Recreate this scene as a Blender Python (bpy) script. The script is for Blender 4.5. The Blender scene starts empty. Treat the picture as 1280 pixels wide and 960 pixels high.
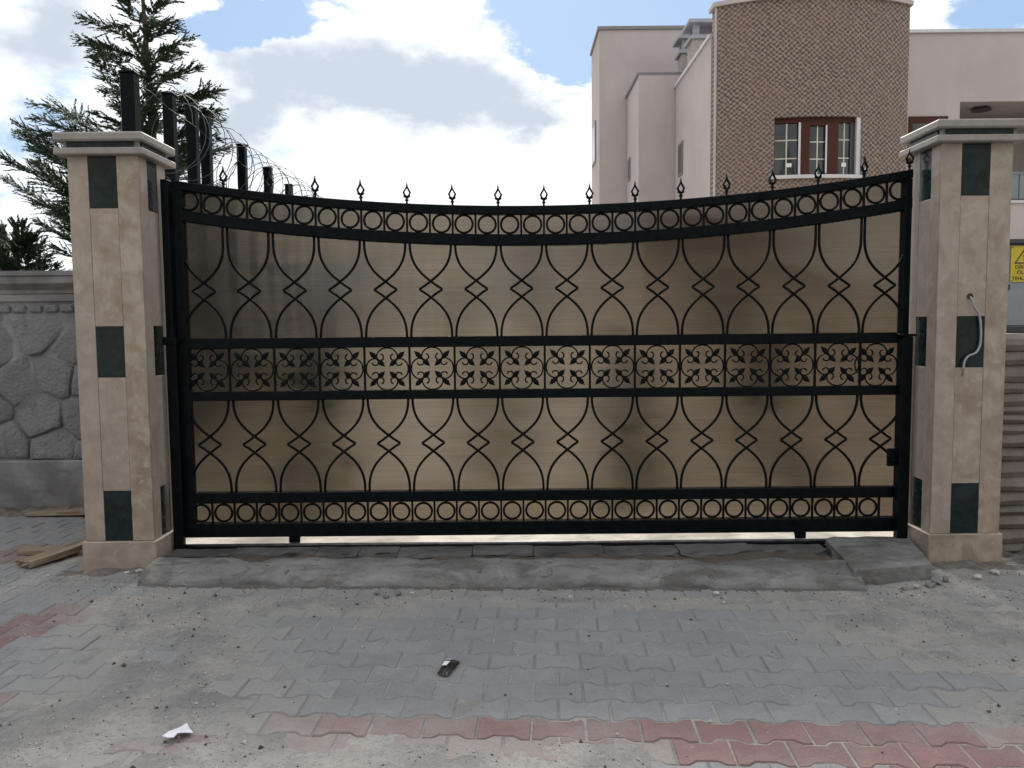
import bpy, bmesh, math, random
from mathutils import Vector, Matrix, noise, Euler, Quaternion

random.seed(7)
R = math.radians
scene = bpy.context.scene
COL = scene.collection

# ------------------------------------------------------------------ camera
cam_d = bpy.data.cameras.new('camera')
cam = bpy.data.objects.new('camera', cam_d)
COL.objects.link(cam)
cam_d.sensor_width = 36.0
cam_d.lens = 36.0 * 1000.0 / 1280.0
cam_d.clip_start = 0.05
cam_d.clip_end = 2000
cam.matrix_world = Matrix.Translation((0, 0, 1.45)) @ (Matrix.Rotation(R(90 - 4.29), 4, 'X') @ Matrix.Rotation(R(-0.52), 4, 'Z'))
scene.camera = cam

# ------------------------------------------------------------------ light
SUN_EL, SUN_AZ = 42.0, -1.5
sun_d = bpy.data.lights.new('sun', 'SUN')
sun_d.energy = 4.6
sun_d.angle = R(14)
sun_d.color = (1.0, 0.95, 0.87)
sun = bpy.data.objects.new('sun', sun_d)
COL.objects.link(sun)
sd = Vector((math.sin(R(SUN_AZ)) * math.cos(R(SUN_EL)), math.cos(R(SUN_AZ)) * math.cos(R(SUN_EL)), math.sin(R(SUN_EL))))
sun.rotation_euler = (-sd).to_track_quat('-Z', 'Y').to_euler()
sun.location = sd * 30

vs = scene.view_settings
vs.view_transform = 'Standard'
vs.look = 'None'
vs.exposure = 0.06
vs.gamma = 1.0
vs.use_curve_mapping = False
scene.cycles.caustics_reflective = False
scene.cycles.caustics_refractive = False
scene.cycles.max_bounces = 10
scene.cycles.transparent_max_bounces = 16


# ------------------------------------------------------------------ node helpers
class NT:
    def __init__(s, tree):
        s.t = tree
        s.n = tree.nodes
        s.l = tree.links

    def new(s, typ, **kw):
        n = s.n.new(typ)
        for k, v in kw.items():
            setattr(n, k, v)
        return n

    def put(s, node, key, v):
        sock = node.inputs[key]
        if hasattr(v, 'is_output') or isinstance(v, bpy.types.NodeSocket):
            s.l.new(v, sock)
        elif isinstance(v, (tuple, list)) and len(v) == 3 and sock.type == 'RGBA':
            sock.default_value = (*v, 1)
        else:
            sock.default_value = v

    def math(s, op, a, b=0.0, c=None, clamp=False):
        n = s.new('ShaderNodeMath', operation=op)
        n.use_clamp = clamp
        s.put(n, 0, a)
        s.put(n, 1, b)
        if c is not None:
            s.put(n, 2, c)
        return n.outputs[0]

    def noise(s, vec, scale, detail=4, rough=0.55, dist=0.0):
        n = s.new('ShaderNodeTexNoise')
        s.put(n, 'Vector', vec)
        s.put(n, 'Scale', scale)
        s.put(n, 'Detail', detail)
        s.put(n, 'Roughness', rough)
        s.put(n, 'Distortion', dist)
        return n.outputs['Fac']

    def ramp(s, v, lo, hi, a=0.0, b=1.0, smooth=True):
        n = s.new('ShaderNodeMapRange')
        n.interpolation_type = 'SMOOTHSTEP' if smooth else 'LINEAR'
        s.put(n, 'Value', v)
        s.put(n, 'From Min', lo)
        s.put(n, 'From Max', hi)
        s.put(n, 'To Min', a)
        s.put(n, 'To Max', b)
        return n.outputs[0]

    def mix(s, f, a, b, blend='MIX'):
        n = s.new('ShaderNodeMix', data_type='RGBA', blend_type=blend)
        s.put(n, 0, f)
        for i, v in ((6, a), (7, b)):
            if isinstance(v, (tuple, list)):
                n.inputs[i].default_value = (*v[:3], 1)
            else:
                s.l.new(v, n.inputs[i])
        return n.outputs[2]

    def scale(s, vec, sc):
        n = s.new('ShaderNodeMapping')
        s.put(n, 'Vector', vec)
        n.inputs['Scale'].default_value = sc
        return n.outputs[0]


# ------------------------------------------------------------------ world: clouded daylight sky
world = bpy.data.worlds.new('World')
scene.world = world
world.use_nodes = True
w = NT(world.node_tree)
w.n.clear()
wo = w.new('ShaderNodeOutputWorld')
bg = w.new('ShaderNodeBackground')
w.l.new(bg.outputs[0], wo.inputs[0])
bg.inputs['Strength'].default_value = 0.1
sky = w.new('ShaderNodeTexSky')
sky.sky_type = 'NISHITA'
sky.sun_disc = False
sky.sun_elevation = R(SUN_EL)
sky.sun_rotation = R(SUN_AZ)
sky.air_density = 1.0
sky.dust_density = 0.6
tc = w.new('ShaderNodeTexCoord')
dirv = tc.outputs['Generated']
flat = w.scale(dirv, (1.0, 1.0, 1.75))
n_big = w.noise(flat, 3.6, 10, 0.6, 0.25)
n_fine = w.noise(flat, 11.0, 8, 0.62, 0.2)
n_soft = w.noise(flat, 2.4, 5, 0.55, 0.1)


nz = w.new('ShaderNodeTexNoise')
w.l.new(flat, nz.inputs['Vector'])
for k_, v_ in (('Scale', 6.0), ('Detail', 8), ('Roughness', 0.6)):
    nz.inputs[k_].default_value = v_
warp = w.new('ShaderNodeVectorMath', operation='MULTIPLY_ADD')
w.l.new(nz.outputs['Color'], warp.inputs[0])
warp.inputs[1].default_value = (0.30, 0.30, 0.30)
wadd = w.new('ShaderNodeVectorMath', operation='ADD')
w.l.new(flat, wadd.inputs[0])
wadd.inputs[1].default_value = (-0.15, -0.15, -0.15)
w.l.new(wadd.outputs[0], warp.inputs[2])
flatw = warp.outputs[0]


def blob(d, r, stretch=1.7):
    n = w.new('ShaderNodeVectorMath', operation='DISTANCE')
    w.l.new(flatw, n.inputs[0])
    n.inputs[1].default_value = (d[0], d[1], d[2] * 1.75)
    return w.ramp(n.outputs['Value'], r, 0.0)


def addall(lst):
    v = lst[0]
    for o in lst[1:]:
        v = w.math('ADD', v, o)
    return v


holes = addall([blob(d, r) for d, r in (
    ((-0.30, 0.905, 0.31), 0.10), ((-0.245, 0.91, 0.335), 0.09), ((0.02, 0.94, 0.345), 0.13), ((0.075, 0.95, 0.30), 0.085),
    ((0.17, 0.93, 0.36), 0.16), ((0.47, 0.83, 0.30), 0.12))])
fills = addall([blob(d, r) for d, r in (
    ((-0.10, 0.94, 0.33), 0.12), ((0.0, 0.96, 0.275), 0.11), ((-0.2, 0.94, 0.27), 0.13), ((0.06, 0.97, 0.19), 0.11),
    ((-0.10, 0.97, 0.165), 0.12), ((-0.34, 0.91, 0.24), 0.13), ((-0.53, 0.8, 0.3), 0.16))])
dens = w.math('ADD', w.math('MULTIPLY', n_big, 0.62), w.math('MULTIPLY', n_fine, 0.38))
dens = w.math('ADD', dens, 0.045)
dens = w.math('SUBTRACT', dens, w.math('MULTIPLY', holes, 0.40))
dens = w.math('ADD', dens, w.math('MULTIPLY', fills, 0.22))
alpha = w.ramp(dens, 0.37, 0.53)
grey = addall([blob(d, r) for d, r in (
    ((-0.13, 0.95, 0.285), 0.14), ((-0.05, 0.955, 0.26), 0.13), ((-0.24, 0.93, 0.26), 0.12), ((-0.33, 0.90, 0.22), 0.10),
    ((0.04, 0.965, 0.235), 0.08), ((-0.46, 0.83, 0.31), 0.13))])
gsum = w.math('ADD', w.math('MULTIPLY', n_soft, 0.55), w.math('MULTIPLY', n_fine, 0.45))
gsum = w.math('ADD', gsum, w.math('MULTIPLY', grey, 0.34))
gmask = w.ramp(gsum, 0.46, 0.84)
cloud = w.mix(gmask, (11.6, 11.9, 12.2), (6.2, 6.9, 7.9))
skyc = w.mix(1.0, sky.outputs[0], (1.0, 1.0, 1.0), 'MULTIPLY')
haze_c = w.mix(0.5, skyc, (4.4, 6.6, 9.8))
final = w.mix(alpha, haze_c, cloud)
w.l.new(final, bg.inputs['Color'])


# ------------------------------------------------------------------ materials
MATS = {}


def mat(name, build):
    if name in MATS:
        return MATS[name]
    m = bpy.data.materials.new(name)
    m.use_nodes = True
    t = NT(m.node_tree)
    b = t.n['Principled BSDF']
    build(t, b)
    MATS[name] = m
    return m


def bump(t, b, h, strength=0.3, dist=0.01):
    n = t.new('ShaderNodeBump')
    n.inputs['Strength'].default_value = strength
    n.inputs['Distance'].default_value = dist
    t.l.new(h, n.inputs['Height'])
    t.l.new(n.outputs[0], b.inputs['Normal'])


def objco(t):
    return t.new('ShaderNodeTexCoord').outputs['Object']


def geoco(t):
    return t.new('ShaderNodeNewGeometry').outputs['Position']


def rnd(t):
    return t.new('ShaderNodeObjectInfo').outputs['Random']


def m_simple(name, col, rough=0.6, var=0.15, scale=12.0, bmp=0.15, metal=0.0, spec=0.5, dark=None):
    def f(t, b):
        co = geoco(t)
        n1 = t.noise(co, scale, 6, 0.6)
        n2 = t.noise(co, scale * 7, 4, 0.6)
        f1 = t.ramp(n1, 0.25, 0.75)
        c0 = tuple(c * (1 - var) for c in col) if dark is None else dark
        c1 = tuple(min(1, c * (1 + var)) for c in col)
        c = t.mix(f1, c0, c1)
        c = t.mix(t.ramp(n2, 0.3, 0.75, 0, 0.35), c, tuple(x * 0.72 for x in col))
        t.l.new(c, b.inputs['Base Color'])
        t.put(b, 'Roughness', t.ramp(n1, 0.2, 0.8, max(0, rough - 0.08), min(1, rough + 0.08)))
        b.inputs['Metallic'].default_value = metal
        b.inputs['Specular IOR Level'].default_value = spec
        if bmp:
            bump(t, b, n2, bmp, 0.01)
    return mat(name, f)


def f_travertine(t, b):
    co = geoco(t)
    r = rnd(t)
    off = t.new('ShaderNodeVectorMath', operation='ADD')
    t.l.new(co, off.inputs[0])
    cmb = t.new('ShaderNodeCombineXYZ')
    t.l.new(t.math('MULTIPLY', r, 30.0), cmb.inputs[2])
    t.l.new(t.math('MULTIPLY', r, 7.0), cmb.inputs[0])
    t.l.new(cmb.outputs[0], off.inputs[1])
    v = off.outputs[0]
    cloudy = t.noise(v, 7.0, 6, 0.62, 0.6)
    vein = t.noise(t.scale(v, (9, 9, 2.4)), 2.2, 7, 0.62, 0.8)
    fine = t.noise(v, 90.0, 4, 0.6)
    pits = t.noise(t.scale(v, (1, 1, 2.2)), 120.0, 3, 0.5)
    c = t.mix(t.ramp(cloudy, 0.28, 0.72), (0.235, 0.182, 0.136), (0.405, 0.350, 0.288))
    c = t.mix(t.ramp(vein, 0.45, 0.75, 0, 0.55), c, (0.235, 0.180, 0.142))
    c = t.mix(t.ramp(t.noise(v, 15, 5, 0.6, 0.4), 0.56, 0.72, 0, 0.6), c, (0.46, 0.41, 0.35))
    c = t.mix(t.ramp(t.noise(t.scale(v, (1, 1, 0.5)), 5, 5, 0.6, 0.6), 0.56, 0.74, 0, 0.4), c, (0.27, 0.18, 0.14))
    c = t.mix(t.math('MULTIPLY', r, 0.4), c, (0.33, 0.285, 0.255))
    c = t.mix(t.ramp(pits, 0.62, 0.74, 0, 0.5), c, (0.20, 0.155, 0.115))
    t.l.new(c, b.inputs['Base Color'])
    t.put(b, 'Roughness', t.ramp(cloudy, 0.3, 0.7, 0.42, 0.62))
    b.inputs['Specular IOR Level'].default_value = 0.35
    h = t.math('SUBTRACT', t.math('MULTIPLY', fine, 0.3), t.ramp(pits, 0.6, 0.74))
    bump(t, b, h, 0.25, 0.004)


def f_greenmarble(t, b):
    v = geoco(t)
    n = t.noise(v, 9.0, 8, 0.65, 1.2)
    sp = t.noise(v, 40.0, 6, 0.65, 0.8)
    c = t.mix(t.ramp(n, 0.35, 0.7), (0.004, 0.010, 0.010), (0.011, 0.026, 0.024))
    c = t.mix(t.ramp(sp, 0.60, 0.72, 0, 0.25), c, (0.03, 0.045, 0.045))
    c = t.mix(t.ramp(t.noise(v, 14, 5, 0.6, 0.5), 0.62, 0.75, 0, 0.22), c, (0.08, 0.085, 0.085))
    t.l.new(c, b.inputs['Base Color'])
    t.put(b, 'Roughness', t.ramp(sp, 0.3, 0.7, 0.12, 0.30))
    b.inputs['Specular IOR Level'].default_value = 0.28


def f_metal(t, b):
    v = geoco(t)
    n = t.noise(v, 22.0, 5, 0.6)
    dustn = t.noise(v, 60.0, 5, 0.65)
    c = t.mix(t.ramp(n, 0.35, 0.7), (0.0025, 0.0040, 0.0050), (0.005, 0.008, 0.0095))
    c = t.mix(t.ramp(dustn, 0.64, 0.82, 0, 0.3), c, (0.03, 0.029, 0.027))
    t.l.new(c, b.inputs['Base Color'])
    t.put(b, 'Roughness', t.ramp(n, 0.3, 0.7, 0.34, 0.50))
    b.inputs['Specular IOR Level'].default_value = 0.07
    bump(t, b, dustn, 0.06, 0.003)


def f_poly(t, b):
    # fluted bronze sheet: horizontal flutes smear what lies behind up and down
    t.n.remove(b)
    out = t.n['Material Output']
    v = geoco(t)
    sep = t.new('ShaderNodeSeparateXYZ')
    t.l.new(v, sep.inputs[0])
    z = sep.outputs[2]
    wav = t.math('SINE', t.math('MULTIPLY', z, 2 * math.pi / 0.0048))
    wob = t.noise(t.scale(v, (0.5, 1, 60)), 2.0, 4, 0.6)
    blot = t.noise(t.scale(v, (1.0, 1, 0.35)), 3.0, 4, 0.55)
    h = t.math('ADD', wav, t.math('MULTIPLY', wob, 0.15))
    bp = t.new('ShaderNodeBump')
    bp.inputs['Strength'].default_value = 1.0
    bp.inputs['Distance'].default_value = 0.0015
    t.l.new(h, bp.inputs['Height'])
    rf = t.new('ShaderNodeBsdfRefraction')
    rf.inputs['IOR'].default_value = 1.22
    rf.inputs['Roughness'].default_value = 0.05
    col = t.mix(t.ramp(wob, 0.35, 0.65, 0.0, 1.0), (0.208, 0.175, 0.135), (0.246, 0.207, 0.160))
    t.l.new(col, rf.inputs['Color'])
    t.l.new(bp.outputs[0], rf.inputs['Normal'])
    tr = t.new('ShaderNodeBsdfTranslucent')
    tr.inputs['Color'].default_value = (0.16, 0.137, 0.110, 1)
    df = t.new('ShaderNodeBsdfDiffuse')
    df.inputs['Color'].default_value = (0.085, 0.077, 0.067, 1)
    t.l.new(bp.outputs[0], df.inputs['Normal'])
    gl = t.new('ShaderNodeBsdfGlossy')
    gl.inputs['Roughness'].default_value = 0.3
    t.l.new(bp.outputs[0], gl.inputs['Normal'])
    m1 = t.new('ShaderNodeMixShader')
    m1.inputs[0].default_value = 0.05
    t.l.new(rf.outputs[0], m1.inputs[1])
    t.l.new(tr.outputs[0], m1.inputs[2])
    m2 = t.new('ShaderNodeMixShader')
    t.put(m2, 0, t.ramp(blot, 0.35, 0.7, 0.05, 0.10))
    t.l.new(m1.outputs[0], m2.inputs[1])
    t.l.new(df.outputs[0], m2.inputs[2])
    m3 = t.new('ShaderNodeMixShader')
    m3.inputs[0].default_value = 0.03
    t.l.new(m2.outputs[0], m3.inputs[1])
    t.l.new(gl.outputs[0], m3.inputs[2])
    t.l.new(m3.outputs[0], out.inputs[0])


def paver_mat(name, c0, c1):
    def f(t, b):
        v = geoco(t)
        r = rnd(t)
        n = t.noise(v, 9.0, 6, 0.6)
        sp = t.noise(v, 75.0, 5, 0.75)
        st = t.noise(v, 2.2, 5, 0.6, 0.4)
        c = t.mix(r, c0, c1)
        c = t.mix(t.ramp(n, 0.3, 0.7, 0, 0.5), c, tuple(x * 0.78 for x in c0))
        at = t.new('ShaderNodeAttribute', attribute_type='OBJECT', attribute_name='dust')
        film = t.math('ADD', at.outputs['Fac'], t.math('MULTIPLY', t.math('SUBTRACT', t.noise(v, 7.0, 7, 0.7, 0.3), 0.5), 1.6))
        film = t.ramp(film, -0.1, 1.0, 0.05, 0.85)
        c = t.mix(t.ramp(st, 0.42, 0.68, 0, 0.35), c, (0.265, 0.255, 0.245))
        c = t.mix(film, c, (0.30, 0.288, 0.27))
        c = t.mix(t.ramp(sp, 0.54, 0.70, 0, 0.6), c, (0.115, 0.115, 0.115))
        c = t.mix(t.ramp(t.noise(v, 300, 2, 0.5), 0.64, 0.72, 0, 0.6), c, (0.5, 0.48, 0.45))
        c = t.mix(t.ramp(t.noise(v, 26, 6, 0.7, 0.3), 0.60, 0.72, 0, 0.5), c, (0.17, 0.165, 0.165))
        t.l.new(c, b.inputs['Base Color'])
        b.inputs['Roughness'].default_value = 0.85
        b.inputs['Specular IOR Level'].default_value = 0.2
        bump(t, b, t.math('ADD', sp, t.math('MULTIPLY', n, 0.6)), 0.8, 0.008)
    return mat(name, f)


def f_dust(t, b):
    v = geoco(t)
    n = t.noise(v, 3.0, 7, 0.62, 0.3)
    m = t.noise(v, 34.0, 6, 0.68)
    sp = t.noise(v, 95.0, 4, 0.7)
    c = t.mix(t.ramp(n, 0.32, 0.68), (0.245, 0.242, 0.238), (0.395, 0.378, 0.352))
    c = t.mix(t.ramp(m, 0.45, 0.7, 0, 0.5), c, (0.175, 0.17, 0.168))
    c = t.mix(t.ramp(sp, 0.60, 0.70, 0, 0.75), c, (0.47, 0.455, 0.43))
    c = t.mix(t.ramp(t.noise(v, 190, 3, 0.6), 0.60, 0.69, 0, 0.8), c, (0.09, 0.085, 0.08))
    t.l.new(c, b.inputs['Base Color'])
    b.inputs['Roughness'].default_value = 0.95
    b.inputs['Specular IOR Level'].default_value = 0.1
    bump(t, b, t.math('ADD', t.math('MULTIPLY', m, 1.0), sp), 0.9, 0.012)


def f_concrete(t, b, base=(0.185, 0.185, 0.182)):
    v = geoco(t)
    n = t.noise(v, 2.6, 7, 0.6, 0.5)
    m = t.noise(v, 28.0, 6, 0.65)
    s = t.noise(t.scale(v, (1, 3, 5)), 4.0, 6, 0.6, 0.6)
    c = t.mix(t.ramp(n, 0.3, 0.7), tuple(x * 0.66 for x in base), tuple(x * 1.32 for x in base))
    c = t.mix(t.ramp(s, 0.5, 0.72, 0, 0.55), c, (base[0] * 0.55, base[1] * 0.5, base[2] * 0.45))
    c = t.mix(t.ramp(m, 0.55, 0.75, 0, 0.4), c, tuple(x * 0.5 for x in base))
    t.l.new(c, b.inputs['Base Color'])
    b.inputs['Roughness'].default_value = 0.88
    b.inputs['Specular IOR Level'].default_value = 0.2
    bump(t, b, m, 0.5, 0.008)


def f_mosaic(t, b):
    v = geoco(t)
    sep = t.new('ShaderNodeSeparateXYZ')
    t.l.new(v, sep.inputs[0])
    k = 2 * math.pi / 0.112
    wobx = t.math('MULTIPLY', t.math('SUBTRACT', t.noise(v, 9.0, 3, 0.6), 0.5), 0.10)
    sx = t.math('SINE', t.math('MULTIPLY', t.math('ADD', sep.outputs[0], wobx), k))
    sz = t.math('SINE', t.math('MULTIPLY', t.math('ADD', sep.outputs[2], wobx), k * 1.12))
    wv = t.math('MULTIPLY', sx, sz)
    n = t.noise(v, 15.0, 4, 0.7)
    wv = t.math('ADD', wv, t.math('MULTIPLY', t.math('SUBTRACT', n, 0.5), 2.2))
    c = t.mix(t.ramp(wv, -0.55, 0.55), (0.080, 0.054, 0.042), (0.285, 0.212, 0.172))
    c = t.mix(t.ramp(t.noise(v, 1.0, 4, 0.5), 0.35, 0.65, 0, 0.25), c, (0.19, 0.135, 0.105))
    t.l.new(c, b.inputs['Base Color'])
    b.inputs['Roughness'].default_value = 0.75
    bump(t, b, wv, 0.5, 0.02)


def f_plaster(t, b):
    v = geoco(t)
    n = t.noise(v, 0.6, 5, 0.55)
    s = t.noise(t.scale(v, (2.2, 2.2, 0.25)), 1.5, 6, 0.6, 0.3)
    fine = t.noise(v, 40.0, 3, 0.6)
    c = t.mix(t.ramp(n, 0.3, 0.7), (0.40, 0.352, 0.335), (0.46, 0.408, 0.388))
    c = t.mix(t.ramp(s, 0.5, 0.75, 0, 0.25), c, (0.34, 0.30, 0.285))
    t.l.new(c, b.inputs['Base Color'])
    b.inputs['Roughness'].default_value = 0.9
    b.inputs['Specular IOR Level'].default_value = 0.15
    bump(t, b, fine, 0.2, 0.005)


def f_glass(t, b):
    v = geoco(t)
    n = t.noise(v, 1.6, 4, 0.55)
    c = t.mix(t.ramp(n, 0.35, 0.7), (0.010, 0.013, 0.013), (0.045, 0.05, 0.045))
    t.l.new(c, b.inputs['Base Color'])
    b.inputs['Roughness'].default_value = 0.06
    b.inputs['Specular IOR Level'].default_value = 0.55
    bump(t, b, t.noise(v, 2.0, 2, 0.5), 0.05, 0.02)


def f_wood(t, b):
    v = objco(t)
    g = t.noise(t.scale(v, (2.0, 26, 26)), 2.0, 6, 0.6, 0.6)
    k = t.noise(v, 6.0, 4, 0.6)
    c = t.mix(t.ramp(g, 0.3, 0.72), (0.125, 0.085, 0.055), (0.30, 0.225, 0.155))
    c = t.mix(t.ramp(k, 0.45, 0.75, 0, 0.5), c, (0.32, 0.28, 0.24))
    t.l.new(c, b.inputs['Base Color'])
    b.inputs['Roughness'].default_value = 0.85
    bump(t, b, g, 0.5, 0.006)


def f_leaf(t, b):
    v = geoco(t)
    n = t.noise(v, 3.2, 4, 0.6)
    f = t.noise(v, 30.0, 3, 0.6)
    c = t.mix(t.ramp(n, 0.3, 0.7), (0.030, 0.056, 0.032), (0.075, 0.115, 0.055))
    c = t.mix(t.ramp(f, 0.5, 0.75, 0, 0.5), c, (0.10, 0.125, 0.065))
    t.l.new(c, b.inputs['Base Color'])
    b.inputs['Roughness'].default_value = 0.6
    b.inputs['Specular IOR Level'].default_value = 0.25


def f_wallstone(t, b):
    v = geoco(t)
    r = rnd(t)
    n = t.noise(v, 5.0, 7, 0.65, 0.6)
    m = t.noise(v, 36.0, 6, 0.65)
    c = t.mix(r, (0.215, 0.218, 0.226), (0.275, 0.276, 0.280))
    c = t.mix(t.ramp(n, 0.4, 0.7, 0, 0.55), c, (0.235, 0.228, 0.222))
    c = t.mix(t.ramp(t.noise(t.scale(v, (4, 4, 0.7)), 2.5, 5, 0.6, 0.4), 0.58, 0.75, 0, 0.5), c, (0.13, 0.12, 0.115))
    c = t.mix(t.ramp(t.noise(v, 11, 5, 0.65), 0.62, 0.75, 0, 0.4), c, (0.34, 0.335, 0.33))
    t.l.new(c, b.inputs['Base Color'])
    b.inputs['Roughness'].default_value = 0.9
    b.inputs['Specular IOR Level'].default_value = 0.15
    bump(t, b, t.math('ADD', m, t.math('MULTIPLY', n, 1.5)), 1.0, 0.03)


TRAV = mat('travertine', f_travertine)
GREEN = mat('green marble', f_greenmarble)
METAL = mat('black painted metal', f_metal)
POLY = mat('bronze fluted sheet', f_poly)
PGREY = paver_mat('grey paver', (0.225, 0.234, 0.246), (0.268, 0.276, 0.286))
PRED = paver_mat('red paver', (0.20, 0.118, 0.116), (0.25, 0.152, 0.148))
DUST = mat('sandy dust', f_dust)
CONC = mat('concrete', f_concrete)
CONCD = mat('dark dirty concrete', lambda t, b: f_concrete(t, b, (0.095, 0.092, 0.090)))
YARD = mat('pale yard concrete', lambda t, b: f_concrete(t, b, (0.45, 0.42, 0.37)))
WALLC = mat('weathered wall concrete', lambda t, b: f_concrete(t, b, (0.225, 0.223, 0.222)))
FOOTSHADE = m_simple('apron foot shade', (0.115, 0.108, 0.100), 0.95, 0.3, 22, 0.7)  # tone of the apron foot strip, stands for shadow in the gap
SOIL = m_simple('dark soil', (0.085, 0.068, 0.054), 0.95, 0.3, 20, 0.6)
MOSAIC = mat('mosaic cladding', f_mosaic)
PLASTER = mat('pink plaster', f_plaster)
GLASS = mat('window glass', f_glass)
WOOD = mat('weathered wood', f_wood)
LEAF = mat('cypress foliage', f_leaf)
BARK = m_simple('bark', (0.085, 0.062, 0.045), 0.9, 0.3, 25, 0.6)
WSTONE = mat('wall stone', f_wallstone)
TRIM = m_simple('white trim', (0.55, 0.54, 0.54), 0.7, 0.08, 6, 0.05)
COPING = m_simple('grey roof coping', (0.20, 0.185, 0.185), 0.6, 0.1, 6, 0.05)
GROUT = m_simple('pale grout', (0.30, 0.255, 0.21), 0.9, 0.1, 12, 0.1)
CAPSTONE = m_simple('cap stone', (0.27, 0.248, 0.222), 0.6, 0.18, 14, 0.2)
BROWN = m_simple('brown window frame', (0.060, 0.016, 0.008), 0.5, 0.2, 9, 0.05, spec=0.2)
MUNTIN = m_simple('cream glazing bar', (0.55, 0.52, 0.42), 0.5, 0.05, 9, 0.0)
STICKER = m_simple('white sticker', (0.75, 0.75, 0.72), 0.6, 0.03, 9, 0.0)
STACK = m_simple('chimney stone', (0.34, 0.30, 0.265), 0.9, 0.35, 14, 0.5)
GREYP = m_simple('grey chimney cap', (0.30, 0.30, 0.325), 0.7, 0.12, 8, 0.1)
STEEL = m_simple('worn steel', (0.18, 0.18, 0.185), 0.45, 0.3, 20, 0.2, metal=0.7)
WIRE = m_simple('galvanised wire', (0.07, 0.073, 0.078), 0.5, 0.2, 20, 0.0, metal=0.6)
CABINET = m_simple('grey cabinet paint', (0.27, 0.30, 0.33), 0.5, 0.08, 6, 0.04)
DARKF = m_simple('dark cabinet edge', (0.055, 0.05, 0.055), 0.5, 0.1, 6, 0.0)
YELLOW = m_simple('yellow sign', (0.62, 0.50, 0.035), 0.45, 0.06, 12, 0.0)
BLACK = m_simple('black print', (0.014, 0.013, 0.013), 0.5, 0.1, 12, 0.0)
RIBST = m_simple('ribbed stone', (0.19, 0.165, 0.142), 0.85, 0.25, 8, 0.5)
PAPER = m_simple('paper', (0.66, 0.65, 0.72), 0.8, 0.05, 30, 0.1)
WRAP = m_simple('black foil', (0.012, 0.011, 0.013), 0.3, 0.3, 40, 0.2)
CABLE = m_simple('grey cable', (0.30, 0.32, 0.34), 0.5, 0.1, 30, 0.0)
COPPER = m_simple('stripped wire end', (0.16, 0.13, 0.11), 0.6, 0.2, 30, 0.0)
CHIP = m_simple('pale rubble', (0.46, 0.44, 0.41), 0.9, 0.2, 30, 0.4)
LOGGIA = m_simple('loggia wall', (0.30, 0.265, 0.245), 0.9, 0.1, 2, 0.1)
PANELG = m_simple('balcony glass', (0.16, 0.185, 0.175), 0.2, 0.1, 3, 0.0)


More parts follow.
